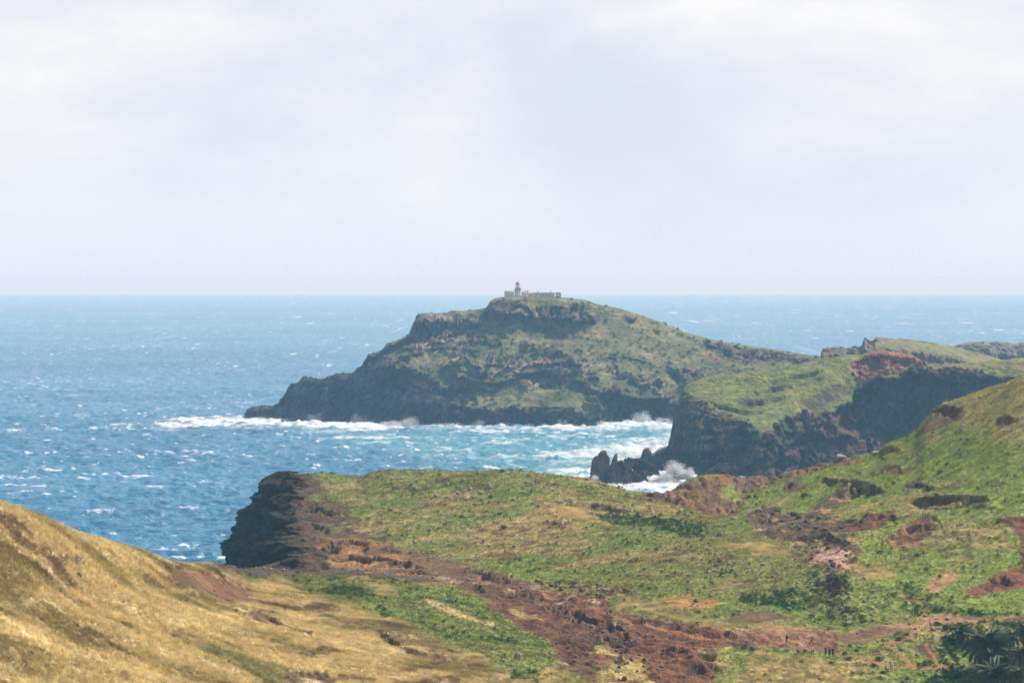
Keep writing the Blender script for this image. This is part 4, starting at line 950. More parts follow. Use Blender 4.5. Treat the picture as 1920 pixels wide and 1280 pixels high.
tufts = [unlinked('grass_tuft', mesh_from('grass_tuft', *tuft_mesh('t', 16, .42, .045, .30, .16, s), MG)) for s in (1, 2, 3)]
gold_tufts = [unlinked('dry_grass_tuft', mesh_from('dry_grass_tuft', *tuft_mesh('t', 26, .46, .03, .34, .30, s), MG)) for s in (11, 12, 13)]
stones = []
for s in range(4):
    me = rock_mesh('loose_stone', 40 + s, 1, .65); me.materials.append(MS); stones.append(unlinked('loose_stone', me))
bushes = [unlinked('low_shrub', mesh_from('low_shrub', *bush_mesh('b', 60 + s, 46, .2), MB_)) for s in range(3)]

def scatter(name, target, attr, dens, sources, smin, smax, seed, label, thresh=None, colattr='Col', yscale=1, tilt=0.0):
    ng = bpy.data.node_groups.new(name, 'GeometryNodeTree')
    ng.interface.new_socket('Geometry', in_out='INPUT', socket_type='NodeSocketGeometry')
    ng.interface.new_socket('Geometry', in_out='OUTPUT', socket_type='NodeSocketGeometry')
    go = ng.nodes.new('NodeGroupOutput'); L = ng.links.new
    oi = ng.nodes.new('GeometryNodeObjectInfo'); oi.inputs[0].default_value = target
    na = ng.nodes.new('GeometryNodeInputNamedAttribute'); na.data_type = 'FLOAT'; na.inputs[0].default_value = attr
    mu = ng.nodes.new('ShaderNodeMath'); mu.operation = 'MULTIPLY'; mu.inputs[1].default_value = dens
    L(na.outputs[0], mu.inputs[0])
    di = ng.nodes.new('GeometryNodeDistributePointsOnFaces'); di.distribute_method = 'RANDOM'
    L(oi.outputs['Geometry'], di.inputs['Mesh']); L(mu.outputs[0], di.inputs['Density']); di.inputs['Seed'].default_value = seed
    nc = ng.nodes.new('GeometryNodeInputNamedAttribute'); nc.data_type = 'FLOAT_COLOR'; nc.inputs[0].default_value = colattr
    st = ng.nodes.new('GeometryNodeStoreNamedAttribute'); st.data_type = 'FLOAT_COLOR'; st.domain = 'POINT'; st.inputs['Name'].default_value = 'gcol'
    L(di.outputs['Points'], st.inputs['Geometry']); L(nc.outputs[0], st.inputs['Value'])
    rv0 = ng.nodes.new('FunctionNodeRandomValue'); rv0.data_type = 'FLOAT'; rv0.inputs['Seed'].default_value = seed + 3
    st2 = ng.nodes.new('GeometryNodeStoreNamedAttribute'); st2.data_type = 'FLOAT'; st2.domain = 'POINT'; st2.inputs['Name'].default_value = 'rnd'
    L(st.outputs[0], st2.inputs['Geometry']); L(rv0.outputs[1], st2.inputs['Value'])
    join = ng.nodes.new('GeometryNodeJoinGeometry')
    n = len(sources)
    g2i = ng.nodes.new('GeometryNodeGeometryToInstance')
    for s in sources:
        a = ng.nodes.new('GeometryNodeObjectInfo'); a.inputs[0].default_value = s; a.inputs['As Instance'].default_value = True
        L(a.outputs['Geometry'], join.inputs[0])
    rr = ng.nodes.new('FunctionNodeRandomValue'); rr.data_type = 'FLOAT_VECTOR'; rr.inputs[0].default_value = (-tilt, -tilt, 0 if tilt == 0 else 0); rr.inputs[1].default_value = (tilt, tilt, 6.283); rr.inputs['Seed'].default_value = seed + 1
    rs = ng.nodes.new('FunctionNodeRandomValue'); rs.data_type = 'FLOAT'; rs.inputs[2].default_value = smin; rs.inputs[3].default_value = smax; rs.inputs['Seed'].default_value = seed + 2
    pw = ng.nodes.new('ShaderNodeMath'); pw.operation = 'MULTIPLY'; L(rs.outputs[1], pw.inputs[0]); pw.inputs[1].default_value = 1
    io = ng.nodes.new('GeometryNodeInstanceOnPoints')
    ri = ng.nodes.new('FunctionNodeRandomValue'); ri.data_type = 'INT'; ri.inputs[4].default_value = 0; ri.inputs[5].default_value = n - 1; ri.inputs['Seed'].default_value = seed + 4
    L(st2.outputs[0], io.inputs['Points']); L(join.outputs[0], io.inputs['Instance']); io.inputs['Pick Instance'].default_value = True
    L(ri.outputs[2], io.inputs['Instance Index']); L(rr.outputs[0], io.inputs['Rotation']); L(pw.outputs[0], io.inputs['Scale'])
    L(io.outputs[0], go.inputs[0])
    me = bpy.data.meshes.new(name); me.from_pydata([(0, 0, 0)], [], [])
    o = link(name, me, None, kind='stuff', label=label)
    md = o.modifiers.new('scatter', 'NODES'); md.node_group = ng
    return o
me_h = hillside.data
nv = len(me_h.vertices)
co = np.empty(nv * 3, np.float32); me_h.vertices.foreach_get('co', co); co = co.reshape(-1, 3)
sy_ = Y0 + (H - co[:, 2]) / co[:, 1] * F; sx_ = 960 + co[:, 0] / co[:, 1] * F
inview = ((sy_ < 1360) & (sx_ > -450) & (sx_ < 2350)).astype(np.float32)
def getf(n):
    a = np.empty(nv, np.float32); me_h.attributes[n].data.foreach_get('value', a); return a
def setf(n, v):
    a = me_h.attributes.get(n) or me_h.attributes.new(n, 'FLOAT', 'POINT'); a.data.foreach_set('value', np.ascontiguousarray(v, np.float32))
gr, gd, stn, bsh = getf('grass'), getf('gold'), getf('stone'), getf('bush')
setf('d_gold', gr * gd * inview); setf('d_green', gr * (1 - gd) * inview); setf('d_stone', stn * inview); setf('d_bush', bsh * inview)
scatter('dry_grass', hillside, 'd_gold', 5.0, gold_tufts, .7, 1.3, 5, 'windblown golden dry grass on the near slope')
scatter('grass', hillside, 'd_green', 1.9, tufts, .5, 1.1, 15, 'short green turf covering the headland slopes')
scatter('gravel', hillside, 'd_stone', .38, stones, .10, .42, 25, 'loose stones and clods strewn over the eroded ground', tilt=.5)
palmy = np.clip(1 - np.hypot((sx_ - 1870) / 90, (sy_ - 1240) / 70), 0, 1)
setf('d_bush', bsh * inview * (1 - .9 * np.clip(palmy * 3, 0, 1)))
scatter('undergrowth', hillside, 'd_bush', .50, bushes, .35, .95, 35, 'small dark shrublets dotted over the slopes')
scatter('undergrowth', island, 'bush', .012, bushes, 1.2, 3.0, 45, 'dark shrublets dotted over the island slopes')

# ------------------------------------------------------------------ parts built in mesh code
def boxm(x0, x1, y0, y1, z0, z1):
    v = [(x0,y0,z0),(x1,y0,z0),(x1,y1,z0),(x0,y1,z0),(x0,y0,z1),(x1,y0,z1),(x1,y1,z1),(x0,y1,z1)]
    return v, [(0,3,2,1),(4,5,6,7),(0,1,5,4),(1,2,6,5),(2,3,7,6),(3,0,4,7)]
def joinm(*ms):
    V, Fc = [], []
    for v, f in ms:
        k = len(V); V += list(v); Fc += [tuple(i + k for i in q) for q in f]
    return V, Fc
def prism(n, r0, r1, z0, z1, cx=0, cy=0, ph=0, cap=True):
    V = [(cx + r * math.cos(ph + 2 * math.pi * i / n), cy + r * math.sin(ph + 2 * math.pi * i / n), z) for r, z in ((r0, z0), (r1, z1)) for i in range(n)]
    Fc = [(i, (i + 1) % n, n + (i + 1) % n, n + i) for i in range(n)]
    if cap: Fc += [tuple(range(n))[::-1], tuple(range(n, 2 * n))]
    return V, Fc
def lathe(n, prof, ph=0):
    V = [(r * math.cos(ph + 2 * math.pi * i / n), r * math.sin(ph + 2 * math.pi * i / n), z) for r, z in prof for i in range(n)]
    Fc = [(j * n + i, j * n + (i + 1) % n, (j + 1) * n + (i + 1) % n, (j + 1) * n + i) for j in range(len(prof) - 1) for i in range(n)]
    return V, Fc
def part(name, m, mt, parent, smooth=False, **k):
    return link(name, mesh_from(name, m[0], m[1], mt, smooth), None, parent, **k)
def thing(name, label, cat, loc, rz=0, group=None, scale=None):
    o = bpy.data.objects.new(name, None); C.objects.link(o)
    o.location = loc; o.rotation_euler = (0, 0, rz); o['label'] = label; o['category'] = cat
    o.empty_display_size = .3
    if group: o['group'] = group
    if scale: o.scale = (scale,) * 3
    return o

# ------------------------------------------------------------------ lighthouse and its buildings
M_white = noisy('limewash', (.82, .80, .76), .85, .2, .8, .12)
M_greyw = noisy('weathered_render', (.66, .65, .63), .9, .1, .7, .2)
M_stone = noisy('basalt_stone', (.28, .27, .26), .9, .2, 1.5, .35, .05)
M_pink = noisy('terracotta_roof', (.55, .34, .27), .85, .2, 1, .15)
M_red = mat('red_dome_paint', (.55, .07, .06), .4, .5)
M_glass = mat('lantern_glass', (.62, .70, .74), .15, .6)
M_darkw = mat('window_dark', (.05, .06, .07), .3, .5)
M_iron = mat('dark_iron', (.06, .06, .06), .6, .4)
DL = 1974.0; ml = DL / F
def lx(p): return (p - 960) * ml
def lz(y): return H - (y - Y0) * ml
L0 = Vector((lx(971), DL, lz(556.5)))
lh = thing('lighthouse', 'octagonal lighthouse with white panels and a red-domed lantern', 'lighthouse', L0)
q = 2.75; ph = math.pi / 8 + .25
zb = lz(554.8) - L0.z; zt = lz(541.8) - L0.z
part('tower', prism(8, q, q * .97, -2.0, zt, ph=ph), M_stone, lh)
for i in range(8):
    a = ph + math.pi / 8 + i * math.pi / 4; ap = q * math.cos(math.pi / 8)
    v, f = boxm(-.62, .62, -.06, .06, zb + .5, zt - .9)
    R3 = Matrix.Rotation(a + math.pi / 2, 3, 'Z')
    v = [tuple(R3 @ Vector(p) + Vector((math.cos(a), math.sin(a), 0)) * (ap + .0)) for p in v]
    pn = part('panel', (v, f), M_white, lh)
    if i % 2 == 0:
        v, f = boxm(-.22, .22, -.05, .05, zb + 2.2, zb + 3.4)
        v = [tuple(R3 @ Vector(p) + Vector((math.cos(a), math.sin(a), 0)) * (ap + .05)) for p in v]
        part('window', (v, f), M_darkw, pn)
part('cornice', prism(8, q * 1.10, q * 1.10, zt - .5, zt, ph=ph), M_stone, lh)
z1 = lz(538.6) - L0.z
part('gallery_drum', lathe(20, [(0, zt), (2.25, zt), (2.15, z1 - .2), (2.3, z1 - .15), (2.3, z1), (0, z1)]), M_white, lh, True)
rail = joinm(*[prism(4, .04, .04, zt, zt + .95, 2.62 * math.cos(a), 2.62 * math.sin(a)) for a in [k * math.pi / 10 for k in range(20)]], lathe(20, [(2.58, zt + .9), (2.66, zt + .9), (2.66, zt + .98), (2.58, zt + .98), (2.58, zt + .9)]))
part('railing', rail, M_iron, lh)
z2 = lz(532.9) - L0.z
part('lantern_glass', lathe(16, [(1.62, z1), (1.62, z2)]), M_glass, lh)
part('glazing_bars', joinm(*[prism(4, .06, .06, z1, z2, 1.66 * math.cos(a), 1.66 * math.sin(a)) for a in [k * math.pi / 4 for k in range(8)]]), M_white, lh)
z3 = lz(528.4) - L0.z
part('dome', lathe(24, [(0, z2 - .05), (1.95, z2 - .05), (1.95, z2 + .12)] + [(1.85 * math.cos(t_), z2 + .12 + (z3 - z2 - .1) * math.sin(t_)) for t_ in [k * math.pi / 16 for k in range(8)]] + [(0.12, z3)]), M_red, lh, True)
part('finial', joinm(lathe(8, [(.05, z3 - .1), (.24, z3 + .2), (.05, z3 + .5), (.04, z3 + 1.4), (0, z3 + 1.5)])), M_iron, lh)

def house(name, label, cat, p0, p1, y0, y1, dd_, depth, wallm, base=4, roof=None, roofm=None, windows=(), doors=(), group=None, chimneys=(), frame=None):
    """rectangular building between photo columns p0..p1, eaves at row y0 and foot at row y1"""
    d = DL + dd_; k = d / F
    xa, xb = (p0 - 960) * k, (p1 - 960) * k; za, zc = H - (y1 - Y0) * k, H - (y0 - Y0) * k
    o = thing(name, label, cat, ((xa + xb) / 2, d, za), 0, group)
    w = (xb - xa) / 2; h = zc - za
    part('wall', boxm(-w, w, 0, depth, -base, h), wallm, o)
    if roof:
        e = .25
        if roof == 'gable':
            V = [(-w - e, -e, h), (w + e, -e, h), (w + e, depth + e, h), (-w - e, depth + e, h), (-w - e, depth / 2, h + 1.3), (w + e, depth / 2, h + 1.3)]
            rf = part('roof', (V, [(0, 1, 5, 4), (2, 3, 4, 5), (1, 2, 5), (3, 0, 4), (3, 2, 1, 0)]), roofm, o)
        else:
            rf = part('roof', joinm(boxm(-w - .1, w + .1, -.1, depth + .1, h, h + .22)), roofm, o)
    else: rf = o
    for px, wy0, wy1, ww in windows:
        x = (px - 960) * k - (xa + xb) / 2; z_0 = H - (wy1 - Y0) * k - za; z_1 = H - (wy0 - Y0) * k - za
        wn = part('window', boxm(x - ww / 2, x + ww / 2, -.06, .02, z_0, z_1), M_darkw, o)
        part('frame', joinm(boxm(x - ww / 2 - .1, x - ww / 2, -.1, .02, z_0, z_1), boxm(x + ww / 2, x + ww / 2 + .1, -.1, .02, z_0, z_1), boxm(x - ww / 2 - .1, x + ww / 2 + .1, -.1, .02, z_1, z_1 + .12), boxm(x - ww / 2 - .1, x + ww / 2 + .1, -.1, .02, z_0 - .12, z_0)), M_white, wn)
    for px, wy0, wy1, ww, mm in doors:
        x = (px - 960) * k - (xa + xb) / 2; z_0 = H - (wy1 - Y0) * k - za; z_1 = H - (wy0 - Y0) * k - za
        part('door', boxm(x - ww / 2, x + ww / 2, -.12, .02, z_0, z_1), mm, o)
    for px, cy0 in chimneys:
        x = (px - 960) * k - (xa + xb) / 2; z_1 = H - (cy0 - Y0) * k - za
        part('chimney', joinm(boxm(x - .35, x + .35, depth / 2 - .35, depth / 2 + .35, h, z_1 - .25), boxm(x - .5, x + .5, depth / 2 - .5, depth / 2 + .5, z_1 - .25, z_1)), M_stone, rf)
    return o
house('keepers_house', 'flat white keepers house left of the lighthouse tower', 'house', 945.6, 964, 546, 555, 3, 6, M_greyw, roof='flat', roofm=M_greyw, doors=[(958.3, 549.5, 554.5, 1.1, M_darkw)])
house('porch', 'low bright white porch between the keepers house and the tower', 'house', 955.5, 963, 549.5, 555.2, .5, 2.2, M_white, roof='flat', roofm=M_white, windows=[(958.6, 550.5, 553.6, .8)])
house('keepers_house', 'pink-roofed white house right of the lighthouse tower', 'house', 977.8, 987, 547.5, 555.5, 3, 6, M_white, roof='gable', roofm=M_pink, windows=[(979.3, 550, 552.6, .9), (983, 550, 552.6, .9)], chimneys=[(986, 544.5)])
house('gatehouse', 'narrow white gatehouse with two little chimneys in the middle of the station', 'house', 987.8, 991, 545.5, 561, 1, 3.5, M_white, base=3, roof='flat', roofm=M_white, windows=[(989.3, 549, 551, .5)], chimneys=[(988.6, 544.4), (990.4, 545)])
house('outhouse', 'white gabled outhouse beside the long stone building', 'house', 991, 1000, 549.5, 556.5, 3, 5, M_white, roof='gable', roofm=M_pink, windows=[(993, 551.2, 553.4, .7), (997, 551.2, 553.4, .7)])
house('store_building', 'long low grey stone building with two rooftop chimneys', 'house', 1000.5, 1040, 548.8, 559, 0, 8, noisy('grey_stone_wall', (.52, .52, .52), .9, .1, 1.2, .25, .05), base=5, roof='flat', roofm=M_greyw, windows=[(1005.5, 551, 553.4, .9), (1018, 551.5, 554, .8), (1029, 551.5, 554, .8)], doors=[(1008.8, 554.6, 559.4, 2.2, M_white), (1018.5, 556, 558.4, 2.8, M_white)], chimneys=[(1008, 545.2), (1032.5, 545.2)])
house('gable_shed', 'small stone shed with a white front at the right end', 'house', 1042, 1051.5, 548.6, 557.5, 2, 5, M_stone, roof='flat', roofm=M_greyw, doors=[(1046.3, 550.4, 555.4, 2.2, M_white)])
tw = thing('terrace_wall', 'pale retaining wall under the lighthouse terrace', 'wall', (lx(967), DL - 4.2, lz(557.4)))
part('wall', boxm(-lx(967) + lx(945.5), lx(989) - lx(967), 0, 1.2, -4, 1.2), M_greyw, tw)
part('coping', boxm(-lx(967) + lx(945.2), lx(989.3) - lx(967), -.12, 1.3, 1.2, 1.42), M_white, tw)

# ------------------------------------------------------------------ palms
M_frond = noisy('palm_frond', (.075, .105, .038), .7, .2, 1.5, .3)
M_frond2 = noisy('palm_frond_old', (.11, .10, .045), .8, .12, 1.5, .3)
M_trunk = noisy('palm_trunk', (.11, .085, .06), .95, .1, 6, .4, .08, 9)
def frond_mesh(name, L_, seed, m, droop):
    r = random.Random(seed); V = []; Fc = []; N = 30
    P_ = []
    for i in range(N + 1):
        t_ = i / N
        P_.append(Vector((L_ * (t_ - .12 * t_ ** 3 * droop), 0, L_ * (.55 * t_ - (.38 + .35 * droop) * t_ ** 2.1))))
    for i in range(N):
        a, b = P_[i], P_[i + 1]; w = .012 * (1 - i / N) + .003; k = len(V)
        V += [a + Vector((0, -w, 0)), a + Vector((0, w, 0)), b + Vector((0, w * .9, 0)), b + Vector((0, -w * .9, 0))]; Fc.append((k, k + 1, k + 2, k + 3))
        if i < 2: continue
        t_ = i / N; ll = L_ * .21 * math.sin(math.pi * (.12 + .80 * t_)) ** .7
        for s in (-1, 1):
            tip = a + Vector((ll * .55, s * ll * .8, -ll * r.uniform(.15, .5) + .02)); mid = a + Vector((ll * .26, s * ll * .45, .06)); wd = Vector((.022, 0, 0)) * 1.3
            k = len(V); V += [a - wd * .6, a + wd * .6, mid + wd * .8, mid - wd * .6, tip]; Fc += [(k, k + 1, k + 2, k + 3), (k + 3, k + 2, k + 4)]
    return mesh_from(name, V, Fc, m)
fr = [frond_mesh('frond', 1.0, 3 + i, M_frond, i / 3) for i in range(4)]; fro = [frond_mesh('dead_frond', 1.0, 33 + i, M_frond2, 1.4) for i in range(2)]
def palm(px, py_crown, py_foot, crown_px, label, seed, n=46, dist=None, lean=0.0):
    r = random.Random(seed)
    g = ground_at(px, py_foot)
    d = g.y; m_ = d / F
    top = H - (py_crown - Y0) * m_; h = max(top - g.z, .5); L_ = crown_px * m_ * 1.12
    o = thing('palm_tree', label, 'palm tree', (g.x, g.y, g.z - .15), r.uniform(0, 6.28), 'palms in the valley bottom')
    rings = 14; V = []; Fc = []; n8 = 10
    for j in range(rings + 1):
        z = j / rings * h; rr = (.34 - .08 * j / rings) * (1 + (.10 if j % 2 else -.03)) * (1.25 if j == 0 else 1)
        V += [(rr * math.cos(2 * math.pi * i / n8) + lean * (j / rings) ** 2, rr * math.sin(2 * math.pi * i / n8), z) for i in range(n8)]
    Fc = [(j * n8 + i, j * n8 + (i + 1) % n8, (j + 1) * n8 + (i + 1) % n8, (j + 1) * n8 + i) for j in range(rings) for i in range(n8)]
    Fc.append(tuple(range(rings * n8, rings * n8 + n8)))
    part('trunk', (V, Fc), M_trunk, o)
    part('crown_heart', lathe(10, [(.22, h - .9), (.48, h - .4), (.42, h + .1), (.12, h + .5), (0, h + .55)]), M_trunk, o, True).location = (lean, 0, 0)
    for i in range(n):
        old = i < 7 and n > 30
        f = bpy.data.objects.new('dead_frond' if old else 'frond', r.choice(fro if old else fr)); C.objects.link(f); f.parent = o
        if old: f['label'] = 'brown drooping frond'
        t_ = i / n; el = math.radians(-35 + 100 * t_ ** .8 + r.uniform(-8, 8))
        f.location = (lean, 0, h + .05 + .25 * t_)
        f.rotation_euler = (r.uniform(-.25, .25), -el + .35, i * 2.39996 + r.uniform(-.15, .15))
        s = L_ * r.uniform(.88, 1.12) * (.85 if t_ > .85 else 1); f.scale = (s, s, s)
    return o

# ------------------------------------------------------------------ boulders and shrubs one can pick out
M_r1 = noisy('pale_rock', (.30, .25, .20), .9, .15, 1.6, .35, .08, 3)
M_r2 = noisy('dark_rock', (.11, .095, .085), .9, .2, 1.6, .35, .08, 3)
M_r3 = noisy('red_rock', (.20, .11, .08), .9, .15, 1.6, .35, .08, 3)
rocks = {}
for key, mm in (('pale', M_r1), ('dark', M_r2), ('red', M_r3)):
    for s in range(5):
        me = rock_mesh('boulder', 100 + s, 2, .8); me.materials.append(mm); rocks[key, s] = me
def boulder(px, py, wpx, key, label, seed, hr=.75, group=None):
    g = ground_at(px, py); m_ = g.y / F
    r = random.Random(seed); o = bpy.data.objects.new('boulder', rocks[key, seed % 5]); C.objects.link(o)
    s = wpx * m_ / 2.1; o.scale = (s, s * .9, s * hr * 1.25); o.location = (g.x, g.y, g.z + s * hr * .45)
    o.rotation_euler = (r.uniform(-.2, .2), r.uniform(-.2, .2), r.uniform(0, 6.28))
    o['label'] = label; o['category'] = 'rock'
    if group: o['group'] = group
    return o
B = [(941,884,13,'dark','dark boulder standing up on the skyline of the headland'), (869,902,14,'pale','grey boulder just below the headland crest, left of the skyline boulder'), (881,918,13,'pale','flat grey boulder on the headland slope below its crest'),
 (921,933,13,'dark','dark boulder on the headland slope below the skyline boulder'), (944,990,16,'dark','low dark boulder halfway down the middle of the headland slope'), (806,994,12,'pale','lone grey boulder in the turf above the orange bank'),
 (779,918,12,'pale','pale boulder near the brown top of the headland'), (817,931,13,'pale','pale boulder in brownish turf left of centre'), (867,971,12,'dark','dark boulder above the green middle slope'), (963,1026,11,'dark','dark boulder low on the green headland slope'),
 (1043,982,20,'dark','largest block of the grey outcrop on the headland slope'), (1053,984,14,'pale','right-hand block of the grey outcrop on the headland slope'), (1355,1079,18,'dark','dark boulder at the left of the stony patch above the valley'),
 (1290,1092,12,'dark','single dark boulder in the green slope above the valley trail'), (1423,959,18,'pale','pale broken block at the top of the brown rock scree'), (1489,966,18,'dark','dark pillar-like boulder on the brown rock scree'),
 (1405,934,14,'dark','left one of two dark rocks lying in grass below the red knoll'), (1417,933,13,'dark','right one of two dark rocks lying in grass below the red knoll'), (1374,962,14,'dark','dark rock at the foot of the red knoll'),
 (1508,931,19,'dark','dark pointed boulder alone in the grass of the right hill'), (1412,1217,18,'dark','tall dark boulder at the trail side by the red gully'), (1387,1147,12,'pale','pale boulder at the upper edge of the brown patch'),
 (1305,1128,13,'dark','dark rock on the right side of the small orange patch'), (1351,1003,13,'pale','pale boulder in green scrub left of the scree'), (1431,1060,14,'pale','pale boulder by the dry grass patch in the valley side'),
 (1762,1218,15,'pale','pale block lying in the turf above the palms'), (1767,1231,13,'pale','tan boulder just below the pale block above the palms'), (1690,1219,14,'pale','tan boulder inside the bend of the footpath'),
 (1719,1228,11,'pale','small tan boulder left of the dark earth bank'), (1736,1155,11,'pale','pale boulder above the hiker in light blue'), (1817,1257,14,'pale','flat pale rock left of the lower palms'), (1703,1272,15,'pale','pinkish rock in the grass at the bottom edge'),
 (1749,1182,14,'pale','light slab among dark scrub right of the footpath'), (1656,1201,10,'pale','small pale rock at the fork of the footpaths'), (1510,1221,15,'pale','rounded pale boulder at the edge of the trail near the hiker in white'),
 (1611,1214,13,'pale','tan boulder beside dark shrubs right of the hikers'), (1608,1188,10,'pale','small pinkish rock on the slope above the trail'), (971,1233,22,'pale','pale broken rock on the green slope beside the gully'), (1161,916,14,'pale','rounded pale rock on the notch rim above the surf'),
 (1133,911,10,'dark','small upright dark rock on the rim above the surf'), (1215,1128,10,'dark','dark rock left of the small orange patch'), (555,1052,10,'pale','pale stone on the gravel saddle under the cliff'), (1175,1012,10,'dark','dark stone on the rocky ledge line of the slope'),
 (1655,862,10,'dark','dark rock on the upper rim of the right hill'), (1641,853,20,'pale','tan crumbling outcrop on the skyline of the right hill'), (1577,862,26,'pale','flat tan outcrop on the skyline right of the red knoll'), (147,1080,18,'dark','grey rocks amid dry grass in the left hillside'), (153,1103,9,'pale','pale stone in dry grass above the left footpath'),
 (190,1115,9,'pale','pale stone close to the left footpath'), (303,1062,10,'dark','small dark rock left of the red scree')]
for i, b in enumerate(B): boulder(*b, seed=i * 7 + 3)
# alike rocks strewn in numbers, each its own object, sharing a description per area
areas = [([(700,895),(1080,905),(1230,935),(1330,975),(1300,1010),(1000,960),(760,935)], 55, 'pale', 'grey-brown rock lying on the upper headland slope', 'rocks on the upper headland', (6, 12)),
         ([(1000,1088),(1100,1090),(1190,1108),(1210,1128),(1120,1128),(1040,1106)], 40, 'red', 'reddish rock in the rubble above the red gully', 'rubble above the red gully', (6, 13)),
         ([(1405,950),(1500,955),(1590,985),(1605,1050),(1540,1075),(1470,1020)], 45, 'dark', 'brown rock in the scree below the right hill', 'rocks of the brown scree', (6, 13)),
         ([(1300,1010),(1450,1060),(1520,1090),(1600,1150),(1500,1150),(1330,1090)], 45, 'pale', 'pale rock in scrub on the valley side', 'pale rocks on the valley side', (6, 12)),
         ([(1600,1080),(1700,1120),(1760,1150),(1900,1200),(1880,1180),(1640,1180)], 26, 'pale', 'pale rock in green scrub above the palms', 'pale rocks above the palms', (6, 12)),
         ([(1050,1140),(1180,1160),(1300,1230),(1330,1270),(1160,1280),(1060,1220)], 35, 'red', 'red-brown rock inside the eroded gully', 'rocks in the red gully', (5, 11)),
         ([(440,1062),(560,1058),(800,1075),(840,1088),(560,1072)], 22, 'pale', 'small stone on the gravel saddle', 'stones on the gravel saddle', (5, 9))]
rnd = random.Random(99)
for poly, n, key, label, grp, (s0, s1) in areas:
    P_ = np.array(poly); k = 0; tries = 0
    while k < n and tries < 3000:
        tries += 1
        x, y = rnd.uniform(P_[:, 0].min(), P_[:, 0].max()), rnd.uniform(P_[:, 1].min(), P_[:, 1].max())
        if inside_dist(np.array([x]), np.array([y]), poly)[0] < 0: continue
        kk = key if rnd.random() < .72 else 'dark'
        if kk != key: continue
        boulder(x, y, rnd.uniform(s0, s1) * (1.0 if rnd.random() > .15 else 1.3), key, label, rnd.randrange(1000), rnd.uniform(.5, .85), grp); k += 1

M_leaf = noisy('shrub_leaf', (.040, .062, .024), .7, .2, 2, .35)
M_wood = mat('shrub_wood', (.09, .07, .05), .9, .1)
bmes = [mesh_from('foliage', *bush_mesh('b', 300 + s, 260, .11), M_leaf) for s in range(4)]
stems = mesh_from('stems', *joinm(*[prism(4, .04, .015, 0, .55, .18 * math.cos(a), .18 * math.sin(a)) for a in range(6)]), M_wood)
def shrub(px, py, wpx, label, seed):
    g = ground_at(px, py); s = wpx * g.y / F / 1.7
    o = thing('shrub', label, 'shrub', (g.x, g.y, g.z - .05), seed, 'dark shrubs along the valley', None)
    o.scale = (s, s, s * .85)
    f = link('foliage', bmes[seed % 4], None, o); st_ = link('stems', stems, None, o)
    return o
for i, s in enumerate([(1684,1199,20,'largest dark shrub inside the fork of the footpaths'), (1596,1212,14,'dark shrub nearest to the trail, right of the green-hatted hikers'), (1606,1221,14,'round dark shrub just below the shrub nearest the trail'),
    (1639,1249,18,'dark shrub left of the hiker in white with dark trousers'), (1648,1236,20,'broad dark shrub above the lower footpath'), (1499,1243,16,'grey-green shrub alone in dry grass under the trail'), (1717,909,12,'left of three small shrubs on the open right hill'),
    (1727,911,10,'middle of three small shrubs on the open right hill'), (1756,928,12,'low shrub over the dark earth bank of the right hill'), (1721,1042,16,'dark shrub at the foot of the red scar'), (1764,1081,12,'small shrub on the pale earth patch'),
    (1872,979,18,'dark shrub beside the red earth at the right edge'), (1684,900,9,'tiny shrub high on the right hill'), (1849,1167,9,'small round shrub on the turf below the dirt road'), (1756,1172,20,'bushy dark shrub that hides the hiker in light blue from the waist down'),
    (1775,1180,26,'wide dark shrub left of the low palm'), (1560,1243,14,'shrub below the three hikers walking together'), (1581,1226,16,'dark shrub right beside the three hikers'), (1590,1236,18,'dark shrub low beside the path after the three hikers'),
    (1655,1262,14,'shrub in the shade near the bottom footpath'), (1760,1283,24,'dark shrub cut by the bottom edge left of the palms'), (1830,1150,10,'little shrub under the dirt road'), (1910,1152,12,'shrub on the bare ground at the right edge'), (1700,1190,14,'low shrub above the path junction')]):
    shrub(*s, seed=i)

palm(1802,1184,1200,22,'low young palm with its crown close to the ground', 1, 44)
palm(1853,1214,1262,47,'largest palm, full spreading crown above a thick dark trunk', 2, 60)
palm(1862,1268,1310,40,'lower palm in front of the largest one, cut by the bottom edge', 3, 56)
palm(1895,1196,1226,20,'small slim palm behind the largest palm', 4, 32)
palm(1921,1182,1215,22,'palm at the right edge, highest up the slope', 5, 36)
palm(1914,1228,1285,24,'slender-trunked palm at the right edge', 6, 38)
palm(1908,1266,1320,25,'dark palm in the bottom right corner', 7, 38)
palm(1884,1242,1290,20,'palm crown half hidden between the two big palms', 8, 34)

